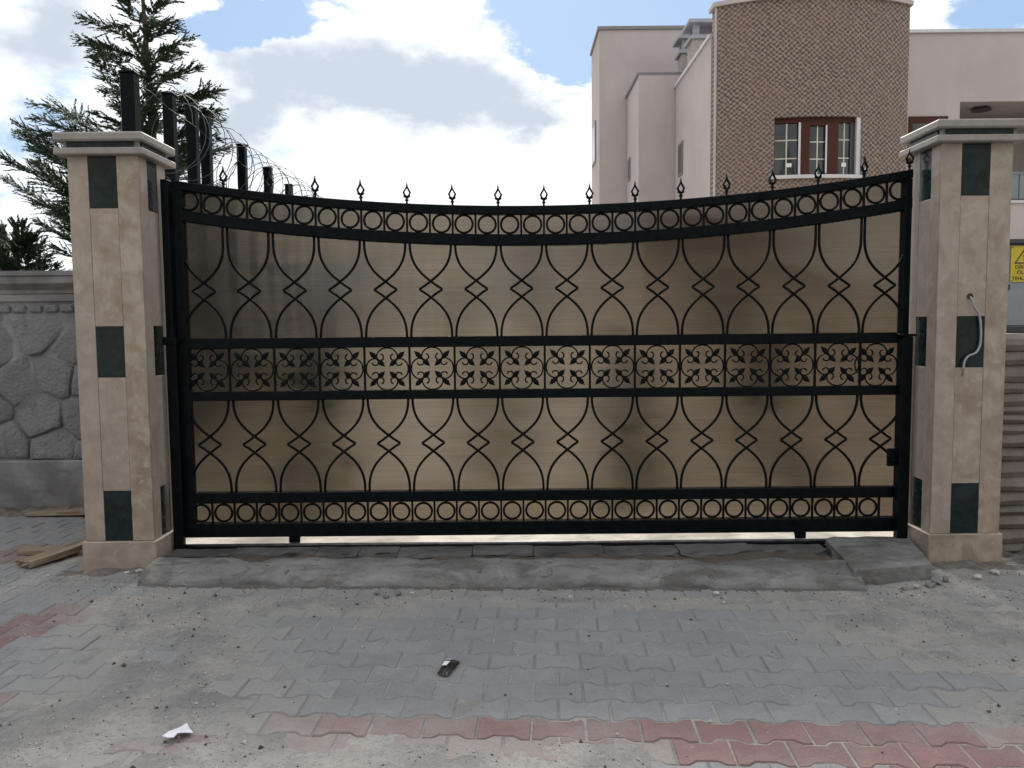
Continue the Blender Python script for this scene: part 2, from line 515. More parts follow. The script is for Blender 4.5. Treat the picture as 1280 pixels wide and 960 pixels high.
# ------------------------------------------------------------------ mesh helpers
class MB:
    def __init__(s):
        s.v = []
        s.f = []

    def add(s, verts, faces):
        o = len(s.v)
        s.v += [tuple(p) for p in verts]
        s.f += [tuple(i + o for i in f) for f in faces]
        return s

    def box(s, x0, x1, y0, y1, z0, z1, b=0.0):
        if b <= 0:
            v = [(x, y, z) for x in (x0, x1) for y in (y0, y1) for z in (z0, z1)]
            return s.add(v, [(0, 1, 3, 2), (4, 6, 7, 5), (0, 4, 5, 1), (2, 3, 7, 6), (0, 2, 6, 4), (1, 5, 7, 3)])
        bm = bmesh.new()
        vv = [bm.verts.new((x, y, z)) for x in (x0, x1) for y in (y0, y1) for z in (z0, z1)]
        for f in [(0, 1, 3, 2), (4, 6, 7, 5), (0, 4, 5, 1), (2, 3, 7, 6), (0, 2, 6, 4), (1, 5, 7, 3)]:
            bm.faces.new([vv[i] for i in f])
        bmesh.ops.bevel(bm, geom=bm.edges[:], offset=b, segments=1, affect='EDGES')
        bm.verts.index_update()
        s.add([v.co[:] for v in bm.verts], [[v.index for v in f.verts] for f in bm.faces])
        bm.free()
        return s

    def tube(s, pts, r, n=6, closed=False, cap=True, up=Vector((0, 1, 0))):
        P = [Vector(p) for p in pts]
        m = len(P)
        rr = r if isinstance(r, (list, tuple)) else [r] * m
        rings = []
        for i in range(m):
            a = P[(i - 1) % m] if (closed or i > 0) else P[i]
            c = P[(i + 1) % m] if (closed or i < m - 1) else P[i]
            t = (c - a).normalized()
            u = up - t * up.dot(t)
            if u.length < 1e-3:
                u = Vector((1, 0, 0)) - t * t.x
            u.normalize()
            wv = t.cross(u)
            rings.append([P[i] + (u * math.cos(2 * math.pi * k / n) + wv * math.sin(2 * math.pi * k / n)) * rr[i] for k in range(n)])
        v = [p for g in rings for p in g]
        f = []
        for i in range(m if closed else m - 1):
            j = (i + 1) % m
            for k in range(n):
                f.append((i * n + k, i * n + (k + 1) % n, j * n + (k + 1) % n, j * n + k))
        if cap and not closed:
            f.append(tuple(range(n))[::-1])
            f.append(tuple((m - 1) * n + k for k in range(n)))
        return s.add(v, f)

    def prism(s, poly, axis, a, b, bev=0.0):
        """poly: 2D points; axis 'y' -> (x,z) outline extruded from y=a to y=b; axis 'z' -> (x,y) outline; axis 'x' -> (y,z)"""
        def p3(p, h):
            return (p[0], h, p[1]) if axis == 'y' else ((p[0], p[1], h) if axis == 'z' else (h, p[0], p[1]))
        n = len(poly)
        v = [p3(p, a) for p in poly] + [p3(p, b) for p in poly]
        f = [tuple(range(n)), tuple(range(2 * n - 1, n - 1, -1))]
        f += [(i, i + n, (i + 1) % n + n, (i + 1) % n) for i in range(n)]
        return s.add(v, f)

    def mesh(s, name, material, smooth=False):
        me = bpy.data.meshes.new(name)
        me.from_pydata(s.v, [], s.f)
        bm = bmesh.new()
        bm.from_mesh(me)
        bmesh.ops.recalc_face_normals(bm, faces=bm.faces[:])
        bm.to_mesh(me)
        bm.free()
        me.materials.append(material)
        if smooth:
            me.polygons.foreach_set('use_smooth', [True] * len(me.polygons))
        me.update()
        return me

    def build(s, name, material, parent=None, smooth=False, **kw):
        return place(name, s.mesh(name, material, smooth), parent, **kw)


def world_of(o):
    m = Matrix.LocRotScale(o.location, o.rotation_euler, o.scale)
    if o.parent:
        m = world_of(o.parent) @ o.matrix_parent_inverse @ m
    return m


def place(name, me, parent=None, loc=None, rot=None, local=False, **kw):
    o = bpy.data.objects.new(name, me)
    COL.objects.link(o)
    if loc is not None:
        o.location = loc
    if rot is not None:
        o.rotation_euler = rot
    if parent is not None:
        o.parent = parent
        if not local:
            o.matrix_parent_inverse = world_of(parent).inverted()
    for k, v in kw.items():
        o[k] = v
    return o


def empty(name, loc, rotz=0.0, **kw):
    o = bpy.data.objects.new(name, None)
    o.empty_display_size = 0.1
    COL.objects.link(o)
    o.location = loc
    o.rotation_euler = (0, 0, rotz)
    for k, v in kw.items():
        o[k] = v
    return o


def catmull(pts, sub=5):
    P = [Vector(p) for p in pts]
    out = []
    for i in range(len(P) - 1):
        p0 = P[max(i - 1, 0)]
        p1 = P[i]
        p2 = P[i + 1]
        p3 = P[min(i + 2, len(P) - 1)]
        for k in range(sub):
            t = k / sub
            out.append(0.5 * ((2 * p1) + (p2 - p0) * t + (2 * p0 - 5 * p1 + 4 * p2 - p3) * t * t + (3 * p1 - p0 - 3 * p2 + p3) * t ** 3))
    out.append(P[-1])
    return out


def smoothstep(a, b, x):
    t = max(0.0, min(1.0, (x - a) / (b - a)))
    return t * t * (3 - 2 * t)


def fbm(x, y, z=0.0, o=4):
    return noise.fractal(Vector((x, y, z)), 0.9, 2.1, o)


# ------------------------------------------------------------------ setting: ground, street, yard
MB().add([(-400, -120, -0.12), (400, -120, -0.12), (400, 700, -0.12), (-400, 700, -0.12)], [(0, 1, 2, 3)]).build('ground', DUST, kind='structure')
MB().box(-2.75, 30, 5.02, 40, -0.10, 0.045).build('yard', YARD, kind='structure')
street = MB().box(-9, 9, -4, 6.6, -0.11, -0.06).build('street', CONCD, kind='structure')


def seg_dist(p, a, b):
    ab = (b[0] - a[0], b[1] - a[1])
    t = max(0, min(1, ((p[0] - a[0]) * ab[0] + (p[1] - a[1]) * ab[1]) / (ab[0] ** 2 + ab[1] ** 2)))
    return math.hypot(p[0] - a[0] - ab[0] * t, p[1] - a[1] - ab[1] * t)


# drifts of dust and sand lying over the pavers: (from, to, half width)
DRIFTS = [((-2.0, 4.15), (-1.45, 3.45), 0.34), ((-1.5, 3.5), (-1.25, 2.9), 0.36), ((-1.3, 2.9), (-1.75, 2.7), 0.42),
          ((-1.6, 2.45), (-0.3, 2.50), 0.24), ((-1.2, 2.75), (-0.95, 2.6), 0.28), ((-0.5, 2.58), (0.35, 2.56), 0.14), ((-2.0, 4.15), (-0.6, 4.05), 0.15),
          ((-0.6, 4.16), (1.4, 4.06), 0.07), ((1.55, 4.05), (2.9, 4.1), 0.24), ((1.75, 3.75), (2.6, 3.6), 0.36), ((1.75, 3.35), (2.4, 3.2), 0.14),
          ((1.78, 2.85), (2.2, 2.75), 0.16), ((-3.6, 6.2), (-2.9, 6.2), 0.22), ((-2.6, 4.55), (-2.1, 4.5), 0.14), ((2.3, 4.35), (3.3, 4.5), 0.25),
          ((-2.75, 4.8), (-2.65, 5.4), 0.12)]


def dust_h(x, y):
    d = 0.0
    for a, b, wd in DRIFTS:
        q = seg_dist((x, y), a, b)
        wd = wd * 0.8
        if q < wd * 1.6:
            d = max(d, 1 - smoothstep(wd * 0.2, wd * 1.7, q))
    n = fbm(x * 2.6, y * 2.6, 3.1, 5) * 0.5
    n2 = fbm(x * 13, y * 13, 7.7, 4) * 0.5
    f = d * 1.2 + n * 0.62 + n2 * 0.30 - 0.44
    h = -0.0038 + 0.0060 * smoothstep(-0.25, 0.85, f)
    return h + n2 * 0.0022 + fbm(x * 45, y * 45, 1.0, 2) * 0.0009


def drift(x, y):
    d = 0.0
    for a, b, wd in DRIFTS:
        d = max(d, 1 - smoothstep(wd * 0.5, wd * 2.4, seg_dist((x, y), a, b)))
    return d


def grid_sheet(x0, x1, y0, y1, st, hf):
    nx, ny = int((x1 - x0) / st) + 1, int((y1 - y0) / st) + 1
    v = []
    for j in range(ny):
        for i in range(nx):
            x, y = x0 + i * st, y0 + j * st
            v.append((x, y, hf(x, y)))
    f = [(j * nx + i, j * nx + i + 1, (j + 1) * nx + i + 1, (j + 1) * nx + i) for j in range(ny - 1) for i in range(nx - 1)]
    return v, f


mb = MB()
mb.add(*grid_sheet(-2.62, 3.2, 2.1, 4.72, 0.02, dust_h))
mb.add(*grid_sheet(-5.0, -2.62, 2.1, 6.42, 0.025, dust_h))
mb.build('dust', DUST, None, True, kind='stuff', label='pale sandy dust drifted over and between the street pavers', category='dust')
mb = MB()
mb.add([(-9, -4, -0.006), (9, -4, -0.006), (9, 2.1, -0.006), (-9, 2.1, -0.006)], [(0, 1, 2, 3)])
mb.add([(3.2, 2.1, -0.006), (9, 2.1, -0.006), (9, 4.8, -0.006), (3.2, 4.8, -0.006)], [(0, 1, 2, 3)])
mb.build('joint_sand', DUST, street, kind='stuff')

# interlocking double-T pavers
TH = R(-2.8)
ux, uy = math.cos(TH), math.sin(TH)
PL, PP = 0.195, 0.143
V0 = 2.849


def paver_outline(g):
    a = PL / 2 - g
    w1, w2 = PP / 2 + 0.0125 - g, PP / 2 - 0.0125 - g
    t0, t1 = PL / 4 - 0.014, PL / 4 + 0.014
    half = [(-a, w1), (-t1, w1), (-t0, w2), (t0, w2), (t1, w1), (a, w1)]
    return half + [(x, -y) for x, y in reversed(half)]


def paver_geo():
    o, i = paver_outline(0.0026), paver_outline(0.0072)
    n = len(o)
    v = [(x, y, -0.05) for x, y in o] + [(x, y, -0.0055) for x, y in o] + [(x, y, 0.0) for x, y in i]
    f = [tuple(range(2 * n, 3 * n))]
    for k in range(n):
        m = (k + 1) % n
        f += [(k, m, n + m, n + k), (n + k, n + m, 2 * n + m, 2 * n + k)]
    return v, f


PV, PF = paver_geo()
ME_G = MB().add(PV, PF).mesh('paver', PGREY)
ME_R = MB().add(PV, PF).mesh('paver', PRED)
U0 = 0.745 * ux + 2.817 * uy
cand, restg, restr = [], MB(), MB()
CAM = Vector((0, 0, 1.45))
for k in range(-32, 28):
    vc = V0 + (k + 0.5) * PP
    offs = 0.5 if k % 2 else 0.0
    for j in range(-32, 33):
        uc = U0 + (j + 0.5 + offs) * PL
        x, y = uc * ux - vc * uy, uc * uy + vc * ux
        if not (-6 < x < 6 and -1.5 < y < 6.25):
            continue
        if y > 4.9 and x > -2.45:
            continue
        if -2.0 < x < 2.1 and y > 4.38 - 0.045 * x:
            continue
        red = (k == -1 and x > -1.0) or (k == -2) or (k == -3 and x > 1.2)
        if x < -1.85 and abs((x + 2.30) - 0.55 * (y - 3.95)) < 0.13 and y > 3.5 and y < 4.3:
            red = True
        if x < -1.9 and k == 0:
            red = True
        if -3.35 < x < -2.7 and 4.9 < y < 5.25:
            red = True
        rr = random.Random(k * 1000 + j)
        rot = Euler((rr.gauss(0, 0.009), rr.gauss(0, 0.009), TH + rr.gauss(0, 0.006)))
        loc = Vector((x, y, rr.gauss(0, 0.0015)))
        vis = abs(x) < 0.69 * y and y > 2.38
        cov = dust_h(x, y) > 0.0015 and dust_h(x + 0.06, y) > 0.0015 and dust_h(x - 0.06, y) > 0.0015
        if vis and not cov:
            cand.append((y + 0.15 * abs(x), loc, rot, red))
        else:
            m4 = Matrix.Translation(loc) @ rot.to_matrix().to_4x4()
            (restr if red else restg).add([m4 @ Vector(p) for p in PV], PF)
cand.sort(key=lambda c: c[0])
for i, (_, loc, rot, red) in enumerate(cand):
    if i < 298:
        place('paver', ME_R if red else ME_G, street, loc=loc, rot=rot, dust=drift(loc.x, loc.y) - 0.25)
    else:
        m4 = Matrix.Translation(loc) @ rot.to_matrix().to_4x4()
        (restr if red else restg).add([m4 @ Vector(p) for p in PV], PF)
restg.build('paver_field', PGREY, street, kind='stuff', dust=0.35)
restr.build('red_paver_field', PRED, street, kind='stuff', dust=0.35)

# ------------------------------------------------------------------ concrete apron under the gate
mb = MB()
cols = 110
prof = [(-0.012, -0.06), (-0.004, 0.0), (0.012, 0.030), (0.045, 0.058), (0.12, 0.078), (0.24, 0.088), (0.30, 0.080), (0.34, 0.045), (0.75, 0.036)]
for i in range(cols + 1):
    x = -2.12 + i * (4.02 / cols)
    yf = 4.315 - 0.045 * x
    for q, (dy, dz) in enumerate(prof):
        nn = fbm(x * 3, q * 0.7, 2, 4)
        n3 = fbm(x * 11, q * 1.7, 5, 3)
        edge = 0.026 * nn + 0.012 * n3
        zz = dz * 0.93 + (0.009 * nn + 0.006 * n3) * (1 if 0 < q < 7 else 0.3)
        if q in (5, 6):
            zz -= 0.022 * smoothstep(0.05, 0.5, fbm(x * 2.3, 9, 0, 3))
        mb.v.append((x, yf + dy + edge * (1 if 0 < q < 8 else 0), zz))
n = len(prof)
for i in range(cols):
    for q in range(n - 1):
        mb.f.append((i * n + q, i * n + q + 1, (i + 1) * n + q + 1, (i + 1) * n + q))


def f_apron(t, b):
    f_concrete(t, b, (0.185, 0.185, 0.182))
    v = geoco(t)
    old = b.inputs['Base Color'].links[0].from_socket
    sep = t.new('ShaderNodeSeparateXYZ')
    t.l.new(v, sep.inputs[0])
    d = t.noise(t.scale(v, (1, 2, 2)), 3.2, 7, 0.68, 0.6)
    c = t.mix(t.ramp(d, 0.46, 0.62, 0, 0.75), old, (0.10, 0.094, 0.086))
    c = t.mix(t.ramp(t.noise(t.scale(v, (1, 2.5, 2)), 1.7, 5, 0.6, 0.5), 0.56, 0.70, 0, 0.55), c, (0.29, 0.285, 0.275))
    cr = t.noise(t.scale(v, (1, 0.6, 1)), 5.0, 3, 0.5, 1.5)
    crack = t.ramp(t.math('ABSOLUTE', t.math('SUBTRACT', cr, 0.5)), 0.0, 0.006, 0.8, 0.0)
    c = t.mix(crack, c, (0.05, 0.047, 0.043))
    t.l.new(c, b.inputs['Base Color'])


APRON = mat('stained apron concrete', f_apron)
apron = mb.build('concrete_apron', APRON, None, True, kind='structure')
# soil in the break between slope and kerb
mb = MB()
v, f = grid_sheet(-2.1, 1.9, 4.52, 4.86, 0.02, lambda x, y: 0.058 + 0.026 * fbm(x * 6, y * 9, 4, 4))
mb.add(v, f).build('soil_fill', SOIL, apron, True)
# broken kerb stones along the track
ks = [-2.1, -1.72, -1.2, -0.94, -0.70, -0.25, 0.12, 0.55, 1.0, 1.45, 1.9]
for a, b in zip(ks[:-1], ks[1:]):
    rr = random.Random(a)
    bm = bmesh.new()
    bmesh.ops.create_cube(bm, size=1)
    bmesh.ops.subdivide_edges(bm, edges=bm.edges[:], cuts=5, use_grid_fill=True)
    yb, yf_, zt = 4.885, 4.71 + rr.uniform(-0.035, 0.035), 0.075 + rr.uniform(-0.006, 0.005)
    for vtx in bm.verts:
        c = vtx.co
        x = a + 0.002 + (c.x + 0.5) * (b - a - 0.004)
        y = yf_ + (c.y + 0.5) * (yb - yf_)
        z = 0.0 + (c.z + 0.5) * zt
        e = fbm(x * 9, y * 9, z * 9 + 3, 4)
        if c.y < -0.45:
            y += 0.05 * e
            if c.z > 0.45:
                z -= 0.022 + 0.016 * e
                y += 0.015
        if c.z > 0.45:
            z += 0.005 * e
        vtx.co = (x, y, z)
    me = bpy.data.meshes.new('kerb_stone')
    bm.to_mesh(me)
    bm.free()
    me.materials.append(CONCD)
    place('kerb_stone', me, apron)
# dark strip coloured in for the shadowed gap along the apron foot
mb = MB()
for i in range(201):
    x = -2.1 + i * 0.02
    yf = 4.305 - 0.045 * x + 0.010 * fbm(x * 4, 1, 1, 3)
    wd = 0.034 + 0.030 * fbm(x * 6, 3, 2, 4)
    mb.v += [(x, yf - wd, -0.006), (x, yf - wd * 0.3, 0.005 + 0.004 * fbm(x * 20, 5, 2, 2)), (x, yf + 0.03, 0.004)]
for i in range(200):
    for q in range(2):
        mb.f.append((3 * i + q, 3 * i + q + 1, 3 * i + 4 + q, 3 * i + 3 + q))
mb.build('foot_shade_strip', FOOTSHADE, apron, True)
# concrete block beside the right pillar
bm = bmesh.new()
bmesh.ops.create_cube(bm, size=1)
bmesh.ops.subdivide_edges(bm, edges=bm.edges[:], cuts=9, use_grid_fill=True)
for vtx in bm.verts:
    c = vtx.co
    s, t = c.x + 0.5, c.y + 0.5
    x = (1.865 + 0.09 * t) * (1 - s) + (2.335 + 0.135 * t) * s
    y = (4.285 + 0.10 * s) * (1 - t) + 4.93 * t
    z = -0.05 + (c.z + 0.5) * 0.15
    e = fbm(x * 7, y * 7, z * 9, 4)
    if abs(c.z) > 0.45:
        z += 0.006 * e
    if c.z > 0.45 and (c.y < -0.45 or c.x < -0.45):
        z -= 0.012 + 0.012 * e
    if c.y < -0.45:
        y += 0.010 * e
    if c.x < -0.45:
        x += 0.015 * e
    vtx.co = (x, y, z)
me = bpy.data.meshes.new('concrete_block')
bm.to_mesh(me)
bm.free()
me.materials.append(APRON)
place('concrete_block', me, None, label='rough concrete block against the foot of the pillar with the hanging cable', category='concrete block')

# ------------------------------------------------------------------ gate track
tr = empty('gate_track', (0.2, 4.97, 0.045), label='black steel floor track under the sliding gate', category='track')
MB().box(-2.13, 2.46, 4.945, 4.995, 0.036, 0.062, 0.003).build('base_plate', METAL, tr)
MB().tube([(-2.13, 4.97, 0.070), (2.46, 4.97, 0.070)], 0.011, 8).build('round_bar', STEEL, tr, True)
MB().box(-2.13, 2.46, 4.897, 4.927, 0.03, 0.052, 0.003).build('edge_strip', METAL, tr)

# ------------------------------------------------------------------ the gate
GY = 4.98
PITCH, X0 = 0.28, -1.755
GL, GR = -2.035, 2.455


def topz(x):
    return 2.170 + 0.0365 * (x - 0.12) ** 2


gate = empty('sliding_gate', (0.2, GY, 0.09), label='black wrought iron sliding gate with dipped top and bronze backing sheets', category='gate')


def arc_rail(name, off0, off1, xa, xb, y0, y1):
    mb = MB()
    N = 60
    for i in range(N + 1):
        x = xa + (xb - xa) * i / N
        z1, z0 = topz(x) - off0, topz(x) - off1
        b = 0.004
        for (y, z) in ((y0, z0 + b), (y0 + b, z0), (y1 - b, z0), (y1, z0 + b), (y1, z1 - b), (y1 - b, z1), (y0 + b, z1), (y0, z1 - b)):
            mb.v.append((x, y, z))
    for i in range(N):
        for q in range(8):
            mb.f.append((i * 8 + q, i * 8 + (q + 1) % 8, (i + 1) * 8 + (q + 1) % 8, (i + 1) * 8 + q))
    mb.f.append(tuple(range(8)))
    mb.f.append(tuple(N * 8 + q for q in range(7, -1, -1)))
    return mb.build(name, METAL, gate)


arc_rail('top_rail', 0.0, 0.052, GL - 0.03, GR, GY - 0.03, GY + 0.03)
arc_rail('curved_rail', 0.172, 0.240, GL + 0.03, GR, GY - 0.03, GY + 0.03)
for z0, z1 in ((1.312, 1.376), (0.990, 1.046)):
    MB().box(GL - 0.03, GR - 0.05, GY - 0.031, GY + 0.03, z0, z1, 0.004).build('middle_rail', METAL, gate)
MB().box(GL + 0.03, GR - 0.04, GY - 0.031, GY + 0.03, 0.343, 0.409, 0.004).build('lower_rail', METAL, gate)
MB().box(GL - 0.03, GR - 0.04, GY - 0.034, GY + 0.034, 0.127, 0.213, 0.004).build('bottom_rail', METAL, gate)
MB().box(GL - 0.032, GL + 0.03, GY - 0.033, GY + 0.033, 0.13, topz(GL) - 0.054, 0.004).build('stile', METAL, gate)
MB().box(GR - 0.045, GR - 0.002, GY - 0.033, GY + 0.033, 0.13, topz(GR) - 0.056, 0.004).build('stile', METAL, gate)

# rings
RR = 0.0555


def ring_mesh(r, t, name):
    return MB().tube([(math.cos(2 * math.pi * k / 26) * r, 0, math.sin(2 * math.pi * k / 26) * r) for k in range(26)], t, 6, closed=True).mesh(name, METAL, True)


ME_RING = ring_mesh(0.0535, 0.0078, 'ring')
MEB_T = MB().box(-0.006, 0.006, -0.006, 0.006, -0.068, 0.068).mesh('divider_bar', METAL)
MEB_B = MB().box(-0.006, 0.006, -0.006, 0.006, -0.068, 0.068).mesh('divider_bar', METAL)
MEB_M = MB().box(-0.0065, 0.0065, -0.0065, 0.0065, -0.137, 0.137).mesh('divider_bar', METAL)
nhalf = 33
for i in range(nhalf):
    xc = X0 - PITCH + (i + 0.5) * PITCH / 2
    if xc > GR - 0.03:
        continue
    zc = topz(xc) - 0.112
    place('ring', ME_RING, gate, loc=(xc + random.gauss(0, 0.0012), GY - 0.010, zc + random.gauss(0, 0.001)), rot=(random.gauss(0, 0.02), random.uniform(0, 6.28), random.gauss(0, 0.02)))
    if xc < GR - 0.09:
        place('ring', ME_RING, gate, loc=(xc + random.gauss(0, 0.0012), GY - 0.010, 0.278 + random.gauss(0, 0.001)), rot=(random.gauss(0, 0.02), random.uniform(0, 6.28), random.gauss(0, 0.02)))
    xb = X0 - PITCH + (i + 1) * PITCH / 2
    if xb < GR - 0.05:
        place('divider_bar', MEB_T, gate, loc=(xb, GY - 0.010, topz(xb) - 0.112))
        place('divider_bar', MEB_B, gate, loc=(xb, GY - 0.010, 0.278))


# crossing bars with a diamond waist
def waist_bar(x_in, sgn, zc, ztop, zbot):
    """bar starts above on one side, bends to the diamond corner on the other side and returns below"""
    hw, hh, e = 0.068 + random.gauss(0, 0.0015), 0.050 + random.gauss(0, 0.001), 0.1275
    pts = []

    def bez(p0, p1, p2, p3, n=9):
        return [tuple((1 - t) ** 3 * a + 3 * (1 - t) ** 2 * t * b + 3 * (1 - t) * t * t * c + t ** 3 * d for a, b, c, d in zip(p0, p1, p2, p3)) for t in [k / n for k in range(n + 1)]]
    zu = zc + hh
    zs = min(ztop, zu + 0.235)
    if ztop > zs + 0.002:
        pts.append((-e, ztop))
    pts += bez((-e, zs), (-e, zs - 0.118), (-0.076, zu + 0.058), (0, zu))
    pts += [(hw * 0.5, zc + hh * 0.48), (hw * 0.86, zc + hh * 0.155), (hw * 0.965, zc + 0.004), (hw * 0.965, zc - 0.004), (hw * 0.86, zc - hh * 0.155), (hw * 0.5, zc - hh * 0.48)]
    zl = zc - hh
    zs = max(zbot, zl - 0.235)
    pts += bez((0, zl), (-0.076, zl - 0.058), (-e, zs + 0.118), (-e, zs))
    if zbot < zs - 0.002:
        pts.append((-e, zbot))
    yy = GY - 0.010 + 0.005 * sgn
    return [(x_in + sgn * x, yy, z) for x, z in pts]


for i in range(17):
    xm = X0 - PITCH / 2 + i * PITCH
    for sgn in (1, -1):
        if xm + 0.13 > GR:
            if sgn < 0:
                continue
        ztop = topz(xm - sgn * 0.128) - 0.235
        if xm > GR - 0.02:
            continue
        MB().tube(waist_bar(xm, sgn, 1.668, ztop, 1.374), 0.0084, 6).build('curved_bar', METAL, gate, True)
        MB().tube(waist_bar(xm, sgn, 0.712, 0.992, 0.407), 0.0084, 6).build('curved_bar', METAL, gate, True)

# rosettes
SC = 0.133
half = [(0, 0.985), (-0.25, 0.93), (-0.41, 0.79), (-0.485, 0.61), (-0.44, 0.46), (-0.32, 0.405), (-0.20, 0.45), (-0.165, 0.555), (-0.21, 0.66), (-0.285, 0.69)]
pl = [Vector((x, 0, z)) for x, z in half]
full = [Vector((-p.x, 0, p.z)) for p in reversed(pl)][:-1] + pl
cur = catmull(full, 4)
mbs = MB()
for q in range(4):
    rot = Matrix.Rotation(q * math.pi / 2, 4, 'Y')
    mbs.tube([rot @ (p * SC) for p in cur], 0.0050, 5)
for q in range(4):
    rot = Matrix.Rotation(q * math.pi / 2, 4, 'Y')
    mbs.tube([rot @ (Vector((a, 0, a)) * SC) for a in (0.30, 0.66)], 0.0042, 5)
ME_SCR = mbs.mesh('rosette', METAL, True)


def leaf_mesh(L, W):
    out = [(0, 0), (0.10, 0.10), (0.22, 0.42), (0.36, 0.36), (0.42, 0.50), (0.58, 0.34), (0.64, 0.36), (0.82, 0.12), (1, 0)]
    poly = [(x * L, y * W) for x, y in out] + [(x * L, -y * W) for x, y in reversed(out[1:-1])]
    mb = MB()
    n = len(poly)
    mb.v = [(x, -0.003, z) for x, z in poly] + [(x, 0.003, z) for x, z in poly] + [(0.45 * L, -0.008, 0), (0.45 * L, 0.006, 0)]
    for i in range(n):
        j = (i + 1) % n
        mb.f += [(i, j, 2 * n), (n + j, n + i, 2 * n + 1), (i, n + i, n + j, j)]
    return mb.mesh('leaf', METAL)


ME_LO = leaf_mesh(0.064, 0.036)
ME_LI = leaf_mesh(0.064, 0.036)
for i in range(16):
    xm = X0 - PITCH / 2 + i * PITCH
    xl = xm + PITCH / 2
    if xl < GR - 0.06:
        place('divider_bar', MEB_M, gate, loc=(xl, GY - 0.010, 1.179))
    xc = min(xm, GR - 0.19)
    ro = place('rosette', ME_SCR, gate, loc=(xc + random.gauss(0, 0.0015), GY - 0.010, 1.179 + random.gauss(0, 0.0012)), rot=(random.gauss(0, 0.01), random.gauss(0, 0.012), random.gauss(0, 0.01)))
    bpy.context.view_layer.update() if i == 0 else None
    for q in range(4):
        a = math.pi / 4 + q * math.pi / 2
        d = Vector((math.cos(a), 0, -math.sin(a)))
        lo = place('leaf', ME_LO, ro, loc=d * (0.50 * 1.414 * SC), rot=(0, a, 0), local=True)
        li = place('leaf', ME_LI, ro, loc=d * (0.43 * 1.414 * SC), rot=(0, a + math.pi, 0), local=True)

# finials
mb = MB()


def flat_ring(outer, inner, y):
    n = len(outer)
    o = len(mb.v)
    for yy in (-y, y):
        mb.v += [(x, yy, z) for x, z in outer] + [(x, yy, z) for x, z in inner]
    for i in range(n):
        j = (i + 1) % n
        mb.f.append((o + i, o + j, o + n + j, o + n + i))
        mb.f.append((o + 2 * n + i, o + 3 * n + i, o + 3 * n + j, o + 2 * n + j))
        mb.f.append((o + i, o + 2 * n + i, o + 2 * n + j, o + j))
        mb.f.append((o + n + i, o + n + j, o + 3 * n + j, o + 3 * n + i))


flat_ring([(0, 0.136), (0.0065, 0.104), (0.026, 0.070), (0.019, 0.056), (0.022, 0.046), (0, 0.030), (-0.022, 0.046), (-0.019, 0.056), (-0.026, 0.070), (-0.0065, 0.104)],
          [(0, 0.096), (0.0022, 0.092), (0.0145, 0.070), (0.010, 0.061), (0.0075, 0.056), (0, 0.050), (-0.0075, 0.056), (-0.010, 0.061), (-0.0145, 0.070), (-0.0022, 0.092)], 0.006)
mb.box(-0.006, 0.006, -0.006, 0.006, -0.01, 0.034)
mb.box(-0.011, 0.011, -0.009, 0.009, 0.020, 0.028)
ME_FIN = mb.mesh('finial', METAL)
for i in range(16):
    x = X0 + i * PITCH
    if i == 15:
        x = GR - 0.012
    place('finial', ME_FIN, gate, loc=(x, GY - 0.004, topz(x) - 0.002), rot=(0, random.gauss(0, 0.012), random.gauss(0, 0.15)))

# backing sheets, one behind each field
YS = GY + 0.022
for nm, z0, z1 in (('lower', 0.20, 0.36), ('mid', 0.395, 1.0), ('flower', 1.035, 1.325)):
    MB().add([(GL + 0.02, YS, z0), (GR - 0.03, YS, z0), (GR - 0.03, YS, z1), (GL + 0.02, YS, z1)], [(0, 1, 2, 3)]).build('backing_sheet', POLY, gate)


def arc_sheet(zb, off):
    mb = MB()
    N = 40
    for i in range(N + 1):
        x = GL + 0.02 + (GR - 0.03 - GL - 0.02) * i / N
        mb.v += [(x, YS, topz(x) - zb[1] if zb[0] == 'a' else zb[1]), (x, YS, topz(x) - off)]
    for i in range(N):
        mb.f.append((2 * i, 2 * i + 2, 2 * i + 3, 2 * i + 1))
    return mb.build('backing_sheet', POLY, gate)


arc_sheet(('c', 1.36), 0.22)
arc_sheet(('a', 0.19), 0.03)

# rollers
for x in (-1.38, 1.81):
    MB().box(x - 0.035, x + 0.035, GY - 0.026, GY - 0.014, 0.085, 0.13, 0.003).build('roller_bracket', METAL, gate)
    mb = MB()
    mb.tube([(x, GY - 0.013, 0.112), (x, GY + 0.013, 0.112)], 0.030, 16, up=Vector((0, 0, 1)))
    mb.build('roller', METAL, gate, True)
# lock
lk = MB().box(2.335, 2.395, GY - 0.055, GY - 0.030, 0.545, 0.655, 0.004).build('lock_box', METAL, gate)
MB().tube([(2.345, GY - 0.056, 0.585), (2.345, GY - 0.085, 0.585), (2.385, GY - 0.085, 0.585)], 0.006, 6).build('handle', METAL, lk, True)

# receiving posts
gp = empty('gate_post', (-2.10, 4.93, 0.0), label='tall black steel guide post beside the pillar near the razor wire', category='gate post')
MB().box(-2.112, -2.069, 4.90, 4.97, 0.03, 2.34, 0.004).build('column', METAL, gp)
MB().box(-2.112, -2.05, 4.885, 4.899, 0.03, 1.37, 0.003).build('channel_plate', METAL, gp)
MB().box(-2.125, -2.04, 4.872, 4.884, 1.34, 1.39, 0.003).build('bracket', METAL, gp)
gp = empty('gate_post', (2.42, 4.92, 0.0), label='short black steel catch post beside the pillar with the hanging cable', category='gate post')
MB().box(2.385, 2.452, 4.885, 4.94, 0.03, 1.352, 0.004).build('column', METAL, gp)
MB().box(2.375, 2.468, 4.878, 4.945, 1.353, 1.368, 0.003).build('cap_plate', METAL, gp)


